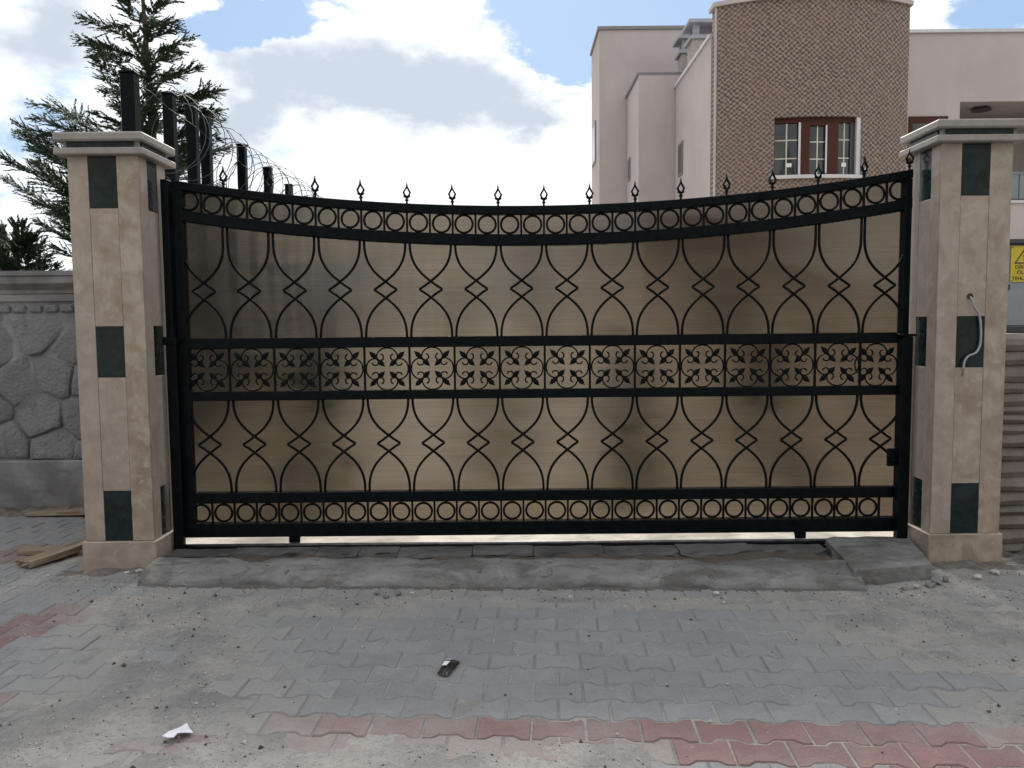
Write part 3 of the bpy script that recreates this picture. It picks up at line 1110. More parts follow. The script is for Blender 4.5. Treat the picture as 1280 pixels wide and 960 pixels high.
# ------------------------------------------------------------------ stone pillars
def pillar(xa, xb, ya, yb, dz, label, inner, bottom=0.0):
    root = empty('stone_pillar', ((xa + xb) / 2, (ya + yb) / 2, bottom), label=label, category='pillar')
    ztop = 2.438 + dz
    zpl = 0.178
    T = 0.02
    MB().box(xa + T + 0.002, xb - T - 0.002, ya + T + 0.002, yb - T - 0.002, bottom, ztop - 0.002).build('core', GROUT, root)
    tiles = [(0.178 + 0.003, 0.48), (1.157 + dz * .5, 1.457 + dz * .5), (2.140 + dz, 2.437 + dz)]

    def face(p0, dirx, diry, nx, ny, wd):
        # vertical strips: edge strip, centre column with tiles, edge strip
        s0, s1 = (wd - 0.165) / 2 - 0.005, (wd + 0.165) / 2 - 0.005
        if wd < 0.38:
            s0, s1 = (wd - 0.135) / 2, (wd + 0.135) / 2

        def slab(name, a, b, z0, z1, mtl, out=0.0, bev=0.0014):
            g = 0.0007
            a, b, z0, z1 = a + g, b - g, z0 + g, z1 - g
            pts = []
            A = Vector((p0[0] + dirx * a, p0[1] + diry * a, 0))
            B = Vector((p0[0] + dirx * b, p0[1] + diry * b, 0))
            N = Vector((nx, ny, 0))
            I = A - N * T
            J = B + N * out
            x0, x1 = sorted((I.x, J.x))
            y0, y1 = sorted((I.y, J.y))
            if dirx == 0:
                y0, y1 = sorted((A.y, B.y))
            else:
                x0, x1 = sorted((A.x, B.x))
            MB().box(x0, x1, y0, y1, z0, z1, bev).build(name, mtl, root)
        slab('edge_slab', 0, s0, zpl, ztop, TRAV, 0.0)
        slab('edge_slab', s1, wd, zpl, ztop, TRAV, 0.0)
        z = zpl
        for (t0, t1) in tiles:
            if t0 - z > 0.02:
                zz = (z + t0) / 2 + 0.07
                slab('centre_slab', s0, s1, z, t0, TRAV, -0.0018)
            slab('marble_tile', s0, s1, t0, t1, GREEN, -0.0035, 0.001)
            z = t1
    face((xa, ya), 1, 0, 0, -1, xb - xa)
    face((xa, yb), 1, 0, 0, 1, xb - xa)
    e = T + 0.002
    face((xb, ya + e), 0, 1, 1, 0, yb - ya - 2 * e)
    face((xa, ya + e), 0, 1, -1, 0, yb - ya - 2 * e)
    o = 0.016
    pl_ = MB()
    pl_.box(xa - o, xb + o, ya - o, yb + o, bottom - 0.02, zpl - 0.001, 0.005)
    pl_.build('plinth', TRAV, root)
    # cap: slab, dark band, slab
    o = 0.052
    MB().box(xa - o, xb + o, ya - o, yb + o, ztop, ztop + 0.039, 0.006).build('cap_slab', CAPSTONE, root)
    MB().box(xa - 0.012, xb + 0.012, ya - 0.012, yb + 0.012, ztop + 0.0385, ztop + 0.076).build('cap_core', CAPSTONE, root)
    MB().box(xa + 0.012, xb - 0.015, ya - 0.022, ya - 0.0125, ztop + 0.0395, ztop + 0.0755).build('marble_band', GREEN, root)
    if inner > 0:
        MB().box(xb + 0.0125, xb + 0.022, ya + 0.012, yb - 0.03, ztop + 0.0395, ztop + 0.0755).build('marble_band', GREEN, root)
    else:
        MB().box(xa - 0.022, xa - 0.0125, ya + 0.012, yb - 0.03, ztop + 0.0395, ztop + 0.0755).build('marble_band', GREEN, root)
    MB().box(xa - o, xb + o, ya - o, yb + o, ztop + 0.0765, ztop + 0.127, 0.009).build('cap_slab', CAPSTONE, root)
    return root


pillar(-2.555, -2.147, 4.70, 5.06, 0.0, 'travertine gate pillar with dark marble tiles, standing next to the razor wire fence', 1)
pillar(2.492, 2.903, 4.70, 5.06, 0.028, 'travertine gate pillar with dark marble tiles and a loose grey cable hanging on it', -1)

# cable from a drilled hole in the right pillar
cb = empty('hanging_cable', (2.68, 4.69, 1.58), label='loose grey cable hanging from a hole over the dark marble tile', category='cable')
cpts = catmull([(2.682, 4.712, 1.585), (2.684, 4.688, 1.575), (2.70, 4.680, 1.525), (2.728, 4.684, 1.485), (2.741, 4.686, 1.43), (2.746, 4.687, 1.36), (2.742, 4.686, 1.30), (2.718, 4.684, 1.258), (2.675, 4.684, 1.238), (2.652, 4.682, 1.205), (2.648, 4.682, 1.165)], 5)
MB().tube(cpts, 0.0062, 6).build('sheath', CABLE, cb, True)
MB().tube([(2.648, 4.682, 1.165), (2.640, 4.680, 1.120)], [0.009, 0.004], 6).build('wire_end', COPPER, cb, True)
MB().tube([(2.681, 4.695, 1.588), (2.681, 4.701, 1.588)], 0.017, 10, up=Vector((0, 0, 1))).build('drilled_hole', BLACK, cb)

# ------------------------------------------------------------------ left boundary wall with irregular stones
WY = 6.35
WX0, WX1 = -6.6, -2.80
bw = empty('boundary_wall', (-4.7, WY, 0), label='low grey boundary wall of irregular relief stones below a moulded coping', category='wall')
MB().box(WX0, WX1, WY, WY + 0.28, -0.05, 1.72).build('wall_core', WALLC, bw)
MB().box(WX0, WX1, WY - 0.055, WY - 0.001, -0.05, 0.40, 0.012).build('footing', WALLC, bw)
mb = MB()
mb.prism([(WY - 0.03, 1.722), (WY - 0.035, 1.75), (WY - 0.085, 1.79), (WY - 0.095, 1.80), (WY - 0.095, 1.85), (WY - 0.11, 1.86), (WY - 0.11, 1.895), (WY + 0.40, 1.895), (WY + 0.40, 1.80), (WY + 0.30, 1.722)], 'x', WX0, WX1)
mb.build('coping', WALLC, bw)
MB().box(WX0, WX1, WY - 0.022, WY - 0.001, 1.66, 1.72, 0.004).build('moulding', WALLC, bw)
ME_DOT = MB().box(-0.052, 0.052, -0.012, 0.012, -0.030, 0.030, 0.010).mesh('frieze_block', WSTONE)
x = WX1 - 0.08
while x > WX0:
    if x > -4.6:
        place('frieze_block', ME_DOT, bw, loc=(x, WY - 0.012, 1.605), rot=(0, random.gauss(0, 0.06), 0))
    x -= 0.125
# Voronoi stones
rs = random.Random(12)
sites = []
for iy in range(4):
    for ix in range(12):
        sites.append((WX0 + 0.05 + (ix + 0.5 * (iy % 2)) * 0.33 + rs.uniform(-0.13, 0.13), 0.46 + iy * 0.29 + rs.uniform(-0.11, 0.11)))


def clip(poly, px, pz, nx, nz):
    out = []
    for i in range(len(poly)):
        a, b = poly[i], poly[(i + 1) % len(poly)]
        da = (a[0] - px) * nx + (a[1] - pz) * nz
        db = (b[0] - px) * nx + (b[1] - pz) * nz
        if da <= 0:
            out.append(a)
        if da * db < 0:
            t = da / (da - db)
            out.append((a[0] + (b[0] - a[0]) * t, a[1] + (b[1] - a[1]) * t))
    return out


for si, s in enumerate(sites):
    poly = [(WX0, 0.405), (WX1 - 0.01, 0.405), (WX1 - 0.01, 1.57), (WX0, 1.57)]
    for o in sites:
        if o is s or math.hypot(o[0] - s[0], o[1] - s[1]) > 0.9:
            continue
        nx, nz = o[0] - s[0], o[1] - s[1]
        L = math.hypot(nx, nz)
        poly = clip(poly, (o[0] + s[0]) / 2 - nx / L * 0.006, (o[1] + s[1]) / 2 - nz / L * 0.006, nx / L, nz / L)
        if len(poly) < 3:
            break
    if len(poly) < 3:
        continue
    # refine outline so that it wanders
    ref = []
    for i in range(len(poly)):
        a, b = poly[i], poly[(i + 1) % len(poly)]
        L = math.hypot(b[0] - a[0], b[1] - a[1])
        k = max(1, int(L / 0.07))
        for q in range(k):
            t = q / k
            px, pz = a[0] + (b[0] - a[0]) * t, a[1] + (b[1] - a[1]) * t
            ref.append((px + 0.014 * fbm(px * 6, pz * 6, 1, 3), pz + 0.014 * fbm(px * 6, pz * 6, 8, 3)))
    cx = sum(p[0] for p in ref) / len(ref)
    cz = sum(p[1] for p in ref) / len(ref)
    dep = rs.uniform(0.009, 0.024)
    mb = MB()
    n = len(ref)
    tiltx, tiltz = rs.uniform(-0.13, 0.13), rs.uniform(-0.13, 0.13)
    for sc_, yy in ((1.0, 0.0), (0.97, -0.55), (0.91, -0.95), (0.6, -1.0)):
        for (px, pz) in ref:
            qx, qz = cx + (px - cx) * sc_, cz + (pz - cz) * sc_
            y = WY + yy * dep * (1 + 0.35 * fbm(qx * 7, qz * 7, 2, 3)) + (tiltx * (qx - cx) + tiltz * (qz - cz)) * (1 if yy < 0 else 0)
            mb.v.append((qx, min(y, WY + 0.002), qz))
    mb.v.append((cx, WY - dep * 1.02, cz))
    for r_ in range(3):
        for i in range(n):
            j = (i + 1) % n
            mb.f.append((r_ * n + i, r_ * n + j, (r_ + 1) * n + j, (r_ + 1) * n + i))
    for i in range(n):
        mb.f.append((3 * n + i, 3 * n + (i + 1) % n, 4 * n))
    mb.build('stone', WSTONE, bw, True)

# ------------------------------------------------------------------ side wall with fence posts and razor wire
DARKW = m_simple('dark rendered wall', (0.075, 0.072, 0.072), 0.9, 0.25, 3, 0.3)
sw = empty('side_wall', (-2.85, 8.5, 0), label='plain rendered yard wall below the razor wire, running back from the pillar', category='wall')
MB().box(-2.95, -2.76, 5.60, 16.0, -0.05, 1.86).build('wall_core', DARKW, sw)
MB().box(-2.70, -2.50, 5.09, 5.598, -0.05, 1.86).build('return_wall', DARKW, sw)
MB().box(-2.99, -2.72, 5.60, 16.0, 1.861, 1.93, 0.01).build('coping', WALLC, sw)
posts = [(6.16, 3.36, 0.105, 'bare black fence post with no wire on it, nearest the tree trunk'),
         (6.86, 3.40, 0.088, 'first black fence post caught by the razor wire coil'),
         (7.34, 3.47, 0.088, 'black fence post standing close against another, the one nearer the pillar'),
         (7.66, 3.46, 0.088, 'black fence post standing close against another, the one farther from the pillar'),
         (8.67, 3.38, 0.088, 'third last black fence post along the razor wire'),
         (9.58, 3.31, 0.088, 'second last black fence post along the razor wire'),
         (10.47, 3.27, 0.088, 'last black fence post at the far end of the razor wire')]
posts += [(yy, 3.2, 0.10, 'dark fence post seen only as a streak through the bronze sheet') for yy in (11.4, 12.35, 13.3, 14.25, 15.2)]
for y, zt, wd, lb in posts:
    p = empty('fence_post', (-2.85, y, 1.93), label=lb, category='fence post', group='black posts carrying the razor wire')
    h = wd / 2
    MB().box(-2.85 - h, -2.85 + h, y - h, y + h, 1.931, zt - 0.02, 0.006).build('shaft', METAL, p)
    MB().box(-2.85 - h - 0.008, -2.85 + h + 0.008, y - h - 0.008, y + h + 0.008, zt - 0.019, zt, 0.006).build('cap', METAL, p)
rw = empty('razor_wire', (-2.85, 6.5, 2.7), label='coiled razor wire strung along the black fence posts', category='razor wire')
pts = []
y = 6.45
a = 0.0
rz = random.Random(4)
while y < 12.2:
    r_ = 0.30 + 0.03 * math.sin(a * 0.37) + rz.gauss(0, 0.002)
    pts.append((-2.80 + r_ * math.cos(a), y + 0.02 * math.sin(a * 0.51), 3.03 + 0.02 * math.sin(y * 2) - 0.035 * (y - 7) * 0.5 + r_ * 1.08 * math.sin(a)))
    a += 2 * math.pi / 22
    y += 0.225 / 22
MB().tube(pts, 0.0036, 4, cap=False).build('coil', WIRE, rw, True)
mb = MB()
for i in range(3, len(pts) - 3, 3):
    p = Vector(pts[i])
    t = (Vector(pts[i + 1]) - p).normalized()
    nrm = t.cross(Vector((0, 1, 0))).normalized()
    mb.add([p + t * 0.020, p + nrm * 0.006 + t * 0.008, p - t * 0.020 + nrm * 0.011, p - nrm * 0.006, p - t * 0.020 - nrm * 0.011], [(0, 1, 3), (1, 2, 3), (0, 3, 4)])
mb.build('barbs', WIRE, rw, kind='stuff')
for zz in (2.70, 3.28):
    MB().tube([(-2.79, 6.1 + 0.3 * i, zz - 0.017 * i + 0.012 * math.sin(i * 2.1)) for i in range(19)], 0.0032, 4).build('tension_wire', WIRE, rw, True)


# ------------------------------------------------------------------ conifers
def conifer(name, label, base, height, trunk_r, branches, seed, lean=(0, 0)):
    rd = random.Random(seed)
    root = empty(name, base, label=label, category='tree')
    B = Vector(base)
    tp = [B + Vector((lean[0] * t + 0.03 * math.sin(t * 5 + seed), lean[1] * t + 0.03 * math.cos(t * 4), height * t)) for t in [k / 12 for k in range(13)]]
    mbt = MB()
    mbt.tube(tp, [trunk_r * (1 - k / 12.6) + 0.006 for k in range(13)], 8)
    mbl = MB()

    def leafq(p, d, side, L, W):
        mid = p + d * (L * 0.45)
        mbl.add([p, mid + side * W, p + d * L, mid - side * W], [(0, 1, 2, 3)])

    def branchlet(p, d, L, nrm, dense):
        n = max(5, int(L / 0.0108 * dense))
        side = d.cross(nrm).normalized()
        cur_ = Vector(p)
        dd = Vector(d)
        st = L / n
        for k in range(n):
            dd = (dd + Vector((rd.gauss(0, 0.035), rd.gauss(0, 0.035), rd.gauss(-0.01, 0.035)))).normalized()
            cur_ = cur_ + dd * st
            tp_ = 1 - k / n
            for sg in (1, -1):
                ld = (dd * 0.86 + side * sg * (0.38 + rd.gauss(0, 0.10)) + nrm * rd.gauss(0, 0.22)).normalized()
                leafq(cur_, ld, ld.cross(nrm + side * rd.gauss(0, 0.6)).normalized(), (0.016 + 0.024 * tp_) * rd.uniform(0.8, 1.3), 0.0066)
        leafq(cur_, dd, side, 0.03, 0.004)

    for (t, az, el, L, droop, dense) in branches:
        k = min(11.99, t * 12)
        p = tp[int(k)].lerp(tp[int(k) + 1], k - int(k))
        d = Vector((math.cos(az) * math.cos(el), math.sin(az) * math.cos(el), math.sin(el)))
        pts_ = [p.copy()]
        n = max(6, int(L / 0.055))
        for i in range(n):
            s_ = i / n
            d = (d + Vector((rd.gauss(0, 0.035), rd.gauss(0, 0.035), droop * (0.5 - s_) * 0.10 + rd.gauss(0, 0.02)))).normalized()
            p = p + d * (L / n)
            pts_.append(p.copy())
            upv = Vector((0, 0, 1))
            sd_ = d.cross(upv).normalized()
            nr = sd_.cross(d).normalized()
            if s_ > 0.10:
                bl = (0.09 + 0.20 * math.sin(math.pi * min(1, s_ * 0.9 + 0.12)) * min(1, L)) * rd.uniform(0.6, 1.15)
                for sg in (1, -1):
                    for rep in range(3):
                        if rd.random() < 0.88 * dense:
                            bd = (d * rd.uniform(0.75, 1.0) + sd_ * sg * rd.uniform(0.2, 0.7) + nr * rd.gauss(0.06, 0.26)).normalized()
                            branchlet(p, bd, bl, nr, 1.0)
        branchlet(p, d, 0.12, nr, 1.0)
        mbt.tube(pts_, [max(0.0025, 0.009 * L * (1 - i / (n + 1))) for i in range(n + 1)], 5)
    mbt.build('trunk', BARK, root, True)
    mbl.build('crown', LEAF, root)
    return root


rb = random.Random(21)
br = []
H1 = 5.3
for i in range(112):
    t = 0.30 + 0.695 * (i / 111)
    z = t * H1
    az = i * 2.39996 + rb.gauss(0, 0.25)
    Lm = 0.16 + (H1 - z) * 0.36
    Lm = min(Lm, 0.95) * (0.8 if math.cos(az) > 0.3 else 1.0)
    left = math.cos(az) < -0.3
    if z > 3.0 and z < 3.6 and left:
        Lm *= 0.75
    br.append((t, az, R(12 + rb.gauss(6, 9) + (18 if z > 4.6 else 0)), Lm * rb.uniform(0.62, 1.12), rb.uniform(0.2, 0.9), 0.85))
# long side branches reaching over the wall
br += [(0.575, R(176), R(8), 1.30, 1.0, 0.9), (0.56, R(188), R(18), 1.1, 0.6, 0.9), (0.52, R(172), R(14), 1.35, 0.6, 1.0), (0.47, R(184), R(24), 1.4, 0.4, 1.0),
       (0.43, R(178), R(30), 1.45, 0.3, 1.0), (0.40, R(190), R(33), 1.35, 0.3, 1.0), (0.38, R(170), R(26), 1.35, 0.3, 1.0), (0.35, R(182), R(26), 1.3, 0.3, 1.0),
       (0.50, R(180), R(20), 1.65, 0.5, 1.0), (0.455, R(174), R(28), 1.7, 0.4, 1.0), (0.41, R(186), R(34), 1.7, 0.3, 1.0), (0.365, R(177), R(36), 1.75, 0.3, 1.0), (0.60, R(181), R(4), 1.45, 1.3, 0.9),
       (0.68, R(-5), R(8), 0.70, 0.9, 0.9), (0.60, R(4), R(10), 0.62, 0.8, 0.9)]
conifer('cypress_tree', 'tall feathery dark green cypress rising behind the pillar and fence posts', (-3.50, 8.0, -0.05), H1, 0.075, br, 5, (-0.03, 0))
rb = random.Random(33)
br = []
for i in range(60):
    t = 0.25 + 0.68 * (i / 59)
    br.append((t, i * 2.39996 + rb.gauss(0, 0.3), R(38 + rb.gauss(0, 10)), (0.25 + (1 - t) * 1.0) * rb.uniform(0.7, 1.1), rb.uniform(0.0, 0.4), 1.0))
conifer('young_conifer', 'low bushy conifer with a thin bare tip, just above the stone boundary wall', (-4.75, 7.7, -0.05), 2.42, 0.05, br, 9, (0.05, 0))

for i, (sx, sy, sh, lb) in enumerate(((-1.62, 7.2, 1.75, 'added dark shrub on the razor wire side of the yard, blurred through the bronze sheet'), (-0.15, 9.5, 2.2, 'added tall narrow shrub in the middle of the yard, seen blurred through the bronze sheet'),
                                      (0.95, 7.0, 0.75, 'added knee high shrub out in the yard, seen blurred through the bronze sheet'), (2.15, 7.4, 1.25, 'added waist high shrub on the villa side, blurred through the bronze sheet'))):
    rb = random.Random(50 + i)  # shrubs added to give dark smears through the bronze sheets
    br = []
    for k in range(60):
        t = 0.06 + 0.87 * (k / 59)
        br.append((t, k * 2.39996 + rb.gauss(0, 0.3), R(50 + rb.gauss(0, 8)), (0.13 + (1 - t) * 0.20 * sh) * rb.uniform(0.7, 1.1), rb.uniform(0.0, 0.4), 1.0))
    conifer('added_shrub', lb, (sx, sy, 0.04), sh, 0.04, br, 60 + i)['group'] = 'shrubs added behind the gate'

# ------------------------------------------------------------------ villa
villa = empty('villa', (7.0, 20.0, 0), label='pale pink plastered villa with a curved brown mosaic tower and chimneys', category='house')
SAG = 0.50
TX0, TX1, TY = 4.27, 8.27, 17.0
cxm, hwid = (TX0 + TX1) / 2, (TX1 - TX0) / 2
RAD = (hwid ** 2 + SAG ** 2) / (2 * SAG)


def bow(x):
    return TY + (RAD - SAG) - math.sqrt(max(0, RAD ** 2 - (x - cxm) ** 2))


WXa, WXb, WZa, WZb = 5.38, 7.15, 4.40, 5.58
N = 28
xs = sorted(set([TX0 + (TX1 - TX0) * i / N for i in range(N + 1)] + [WXa, WXb]))


def bowstrip(xl, z0, z1, th=0.30, dy=0.0):
    mb = MB()
    for x in xl:
        y = bow(x) + dy
        mb.v += [(x, y, z0), (x, y, z1), (x, y + th, z1), (x, y + th, z0)]
    n_ = len(xl)
    for i in range(n_ - 1):
        for q in range(4):
            mb.f.append((4 * i + q, 4 * i + (q + 1) % 4, 4 * i + 4 + (q + 1) % 4, 4 * i + 4 + q))
    mb.f.append((0, 1, 2, 3))
    mb.f.append(tuple(4 * (n_ - 1) + q for q in (3, 2, 1, 0)))
    return mb


TOPZ = 7.91
mb = MB()
for piece in (bowstrip([x for x in xs if x <= WXa], -0.05, TOPZ), bowstrip([x for x in xs if x >= WXb], -0.05, TOPZ),
              bowstrip([x for x in xs if WXa <= x <= WXb], -0.05, WZa), bowstrip([x for x in xs if WXa <= x <= WXb], WZb, TOPZ)):
    mb.add(piece.v, piece.f)
tower = mb.build('mosaic_tower', MOSAIC, villa)
bowstrip([TX0 - 0.06] + xs[1:-1] + [TX1 + 0.06], TOPZ + 0.002, TOPZ + 0.09, 0.40, -0.06).build('parapet_cap', PLASTER, tower)
MB().box(TX0 - 0.012, TX0 + 0.02, TY - 0.02, TY + 0.05, -0.05, TOPZ - 0.003).build('corner_strip', PLASTER, tower)
# bay window following the curve
bwn = empty('bay_window', (6.5, bow(6.5), WZa))
bwn.parent = villa
bwn.matrix_parent_inverse = world_of(villa).inverted()
bpy.context.view_layer.update()
wx = [x for x in xs if WXa < x < WXb]
rec = 0.10


def wbow(x):
    return bow(x) + rec


def bar_v(x0, x1, z0, z1, name, m, dy=0.0, th=0.07):
    l_ = [x0 + (x1 - x0) * i / 4 for i in range(5)]
    b_ = bowstrip(l_, z0, z1, th, rec + dy)
    return b_.build(name, m, bwn)


bar_v(WXa + 0.002, WXb - 0.002, WZb - 0.10, WZb - 0.002, 'head', BROWN)
bowstrip([WXa - 0.05] + wx + [WXb + 0.05], WZa - 0.055, WZa + 0.015, 0.25, -0.05).build('sill', TRIM, bwn)
third = [(5.42, 5.87), (6.10, 6.42), (6.69, 6.95)]
bar_v(5.382, 5.418, WZa + 0.016, WZb - 0.101, 'jamb', BROWN)
bar_v(5.872, 6.098, WZa + 0.016, WZb - 0.101, 'mullion', BROWN, -0.02)
bar_v(5.87, 5.915, WZa + 0.017, WZb - 0.102, 'edge_strip', TRIM, -0.028, 0.006)
bar_v(6.422, 6.688, WZa + 0.016, WZb - 0.101, 'mullion', BROWN, -0.02)
bar_v(6.415, 6.45, WZa + 0.06, WZb - 0.16, 'edge_strip', TRIM, -0.028, 0.006)
bar_v(6.952, 7.05, WZa + 0.016, WZb - 0.101, 'jamb', DARKF)
bar_v(7.052, 7.148, WZa + 0.016, WZb - 0.003, 'reveal', TRIM, -0.08, 0.14)
bar_v(6.10, 6.42, WZb - 0.165, WZb - 0.103, 'sash_top', BROWN, -0.01)
for (a, b) in third:
    mid = (a + b) / 2 + 0.01
    zt = WZb - (0.168 if a > 6.0 and a < 6.5 else 0.102)
    zz = [WZa + 0.017, WZa + 0.017 + (zt - WZa) * 0.33, WZa + 0.017 + (zt - WZa) * 0.67, zt]
    for q in range(3):
        for (p, r_) in ((a + 0.002, mid - 0.013), (mid + 0.013, b - 0.002)):
            bar_v(p, r_, zz[q] + 0.012, zz[q + 1] - 0.012, 'pane', GLASS, 0.035, 0.01)
    bar_v(mid - 0.0125, mid + 0.0125, zz[0], zz[3], 'glazing_bar', MUNTIN, 0.03, 0.016)
    for q in (1, 2):
        bar_v(a + 0.002, mid - 0.0128, zz[q] - 0.0115, zz[q] + 0.0115, 'glazing_bar', MUNTIN, 0.03, 0.016)
        bar_v(mid + 0.0128, b - 0.002, zz[q] - 0.0115, zz[q] + 0.0115, 'glazing_bar', MUNTIN, 0.03, 0.016)
for xx in (5.66, 6.78):
    bar_v(xx, xx + 0.10, WZa + 0.20, WZa + 0.28, 'sticker', STICKER, 0.024, 0.004)
# dark sheet standing in for the unlit room behind the panes
MB().box(5.2, 7.3, 17.55, 17.60, 4.2, 5.8).build('dark_room_sheet', DARKF, bwn)
# tower side block
MB().box(4.255, 8.25, 17.31, 20.95, -0.05, 7.43).build('tower_block', PLASTER, villa)
MB().box(4.21, 8.25, 17.32, 21.0, 7.432, 7.50).build('coping', TRIM, villa)


def slit(x, y0, y1, z0, z1):
    wdw = MB().box(x - 0.03, x - 0.001, y0, y1, z0, z1).build('window', COPING, villa)
    MB().box(x - 0.036, x - 0.0305, y0 + 0.06, y1 - 0.06, z0 + 0.06, z1 - 0.06).build('pane', GLASS, wdw)


slit(4.255, 20.0, 20.5, 5.1, 5.9)
# block B
MB().box(3.32, 4.8, 21.01, 23.1, -0.05, 7.77).build('middle_block', PLASTER, villa)
MB().box(3.27, 4.85, 21.005, 23.12, 7.772, 7.84).build('coping', COPING, villa)
slit(3.32, 22.4, 22.8, 5.4, 6.0)
# block A
MB().box(2.54, 7.0, 23.15, 25.3, -0.05, 9.66).build('rear_block', PLASTER, villa)
MB().box(2.49, 7.05, 23.10, 25.35, 9.662, 9.75).build('coping', COPING, villa)
slit(2.54, 24.0, 24.9, 6.2, 7.4)
# chimneys
for (x0, x1, y0, y1, zt) in ((4.47, 5.25, 20.0, 20.6, 8.75), (4.52, 5.1, 21.5, 22.0, 8.90)):
    ch = MB().box(x0, x1, y0, y1, 7.3, zt - 0.44).build('chimney', STACK, villa)
    MB().box(x0 - 0.07, x1 + 0.07, y0 - 0.07, y1 + 0.07, zt - 0.438, zt - 0.36).build('cap_slab', GREYP, ch)
    for px in (x0 + 0.02, x1 - 0.16):
        for py in (y0 + 0.02, y1 - 0.16):
            MB().box(px, px + 0.14, py, py + 0.14, zt - 0.359, zt - 0.082).build('cap_post', GREYP, ch)
    MB().box(x0 - 0.12, x1 + 0.12, y0 - 0.12, y1 + 0.12, zt - 0.08, zt).build('cap_slab', GREYP, ch)
# right block C with loggia and brown window
CY = 18.4
mb = MB()
LX0, LX1, LZ0, LZ1 = 10.13, 13.2, 4.14, 6.34
mb.box(8.26, LX0, CY, CY + 4, -0.05, 7.84)
mb.box(LX0 + 0.0005, LX1, CY, CY + 4, -0.05, LZ0)
mb.box(LX0 + 0.0005, LX1, CY, CY + 4, LZ1, 7.84)
mb.box(LX1 + 0.0005, 15.0, CY, CY + 4, -0.05, 7.84)
mb.build('right_block', PLASTER, villa)
MB().box(8.26, 15.05, CY - 0.06, CY + 4.05, 7.842, 7.91).build('coping', TRIM, villa)
MB().box(LX0 + 0.01, LX1 - 0.01, CY + 1.5, CY + 1.6, LZ0, LZ1).build('loggia_wall', LOGGIA, villa)
rl = MB().box(LX0 + 0.01, LX1 - 0.01, CY + 0.05, CY + 0.10, LZ0 + 0.60, LZ0 + 0.65).build('railing', STEEL, villa)
for i in range(4):
    a = LX0 + 0.03 + i * 0.71
    MB().box(a, a + 0.68, CY + 0.065, CY + 0.085, LZ0 + 0.05, LZ0 + 0.598).build('pane', PANELG, rl)
MB().box(LX0 - 0.03, LX1 + 0.03, CY - 0.05, CY + 0.15, LZ0 - 0.06, LZ0 - 0.001).build('sill', TRIM, villa)
wn = MB().box(8.98, 9.86, CY - 0.03, CY - 0.001, 5.0, 6.02).build('window', BROWN, villa)
MB().box(9.06, 9.41, CY - 0.036, CY - 0.031, 5.07, 5.86).build('pane', GLASS, wn)
MB().box(9.47, 9.78, CY - 0.036, CY - 0.031, 5.07, 5.86).build('pane', GLASS, wn)
MB().tube([(10.9, CY + 0.5, LZ1 - 0.07), (10.9, CY + 0.5, LZ1 - 0.005)], [0.22, 0.16], 14, up=Vector((1, 0, 0))).build('ceiling_lamp', DARKF, villa)

# houses across the street (mirrored in the villa's window panes)
def street_house(x0, x1, y0, y1, eave, ridge, label, m_wall, m_roof):
    h = empty('street_house', ((x0 + x1) / 2, (y0 + y1) / 2, 0), label=label, category='house', group='houses across the street')
    xm = (x0 + x1) / 2
    MB().prism([(x0, -0.1), (x1, -0.1), (x1, eave), (xm, ridge), (x0, eave)], 'y', y0, y1).build('wall', m_wall, h)
    for (a, b) in (((x0 - 0.4, eave - 0.25), (xm, ridge + 0.02)), ((xm, ridge + 0.02), (x1 + 0.4, eave - 0.25))):
        MB().prism([a, b, (b[0], b[1] + 0.16), (a[0], a[1] + 0.16)], 'y', y0 - 0.4, y1 + 0.4).build('roof', m_roof, h)
    for fl in range(2):
        for k in range(3):
            xc = x0 + (x1 - x0) * (k + 0.5) / 3
            wn_ = MB().box(xc - 0.65, xc + 0.65, y1 + 0.001, y1 + 0.04, 1.0 + fl * 3.0, 2.4 + fl * 3.0).build('window', TRIM, h)
            MB().box(xc - 0.57, xc + 0.57, y1 + 0.041, y1 + 0.05, 1.08 + fl * 3.0, 2.32 + fl * 3.0).build('pane', GLASS, wn_)


ROOFT = m_simple('roof tiles', (0.16, 0.07, 0.05), 0.8, 0.3, 6, 0.4)
street_house(-13.0, -1.5, -15.0, -6.5, 6.2, 9.0, 'gabled plastered house across the street, mirrored in the villa window', PLASTER, ROOFT)
street_house(1.0, 12.5, -15.0, -6.5, 6.4, 9.4, 'second gabled house across the street, opposite the villa', LOGGIA, ROOFT)

# ------------------------------------------------------------------ right edge: ribbed stone wall, cabinet and sign
rwall = empty('ribbed_stone_wall', (3.6, 5.0, 0), label='brown wall of ribbed stone courses under the grey electrical cabinet', category='wall')
MB().box(2.965, 6.5, 4.90, 5.5, -0.05, 1.36).build('wall_core', RIBST, rwall)
z = 0.0
rr = random.Random(3)
while z < 1.33:
    h = rr.uniform(0.05, 0.105)
    h = min(h, 1.355 - z)
    x = 2.985
    while x < 4.4:
        L = rr.uniform(0.45, 0.75)
        mb = MB()
        nn = 7
        e = rr.uniform(0.03, 0.055)
        for i in range(nn + 1):
            xx = x + 0.002 + (L - 0.004) * i / nn
            j = 0.011 * fbm(xx * 4, z * 9, 0, 3)
            for (dy, dz) in ((0.0, 0.003), (-0.5, 0.010), (-1, 0.38), (-0.8, 0.75), (-0.2, 0.97), (0.0, 0.985)):
                mb.v.append((xx, 4.899 + dy * e * (1 + 0.5 * fbm(xx * 5, z * 13, 3, 3)), z + h * dz + j))
        for i in range(nn):
            for q in range(5):
                mb.f.append((i * 6 + q, i * 6 + q + 1, i * 6 + 7 + q, i * 6 + 6 + q))
        mb.f += [tuple(range(6)), tuple(nn * 6 + q for q in range(5, -1, -1))]
        mb.build('stone_course', RIBST, rwall)
        x += L
    z += h
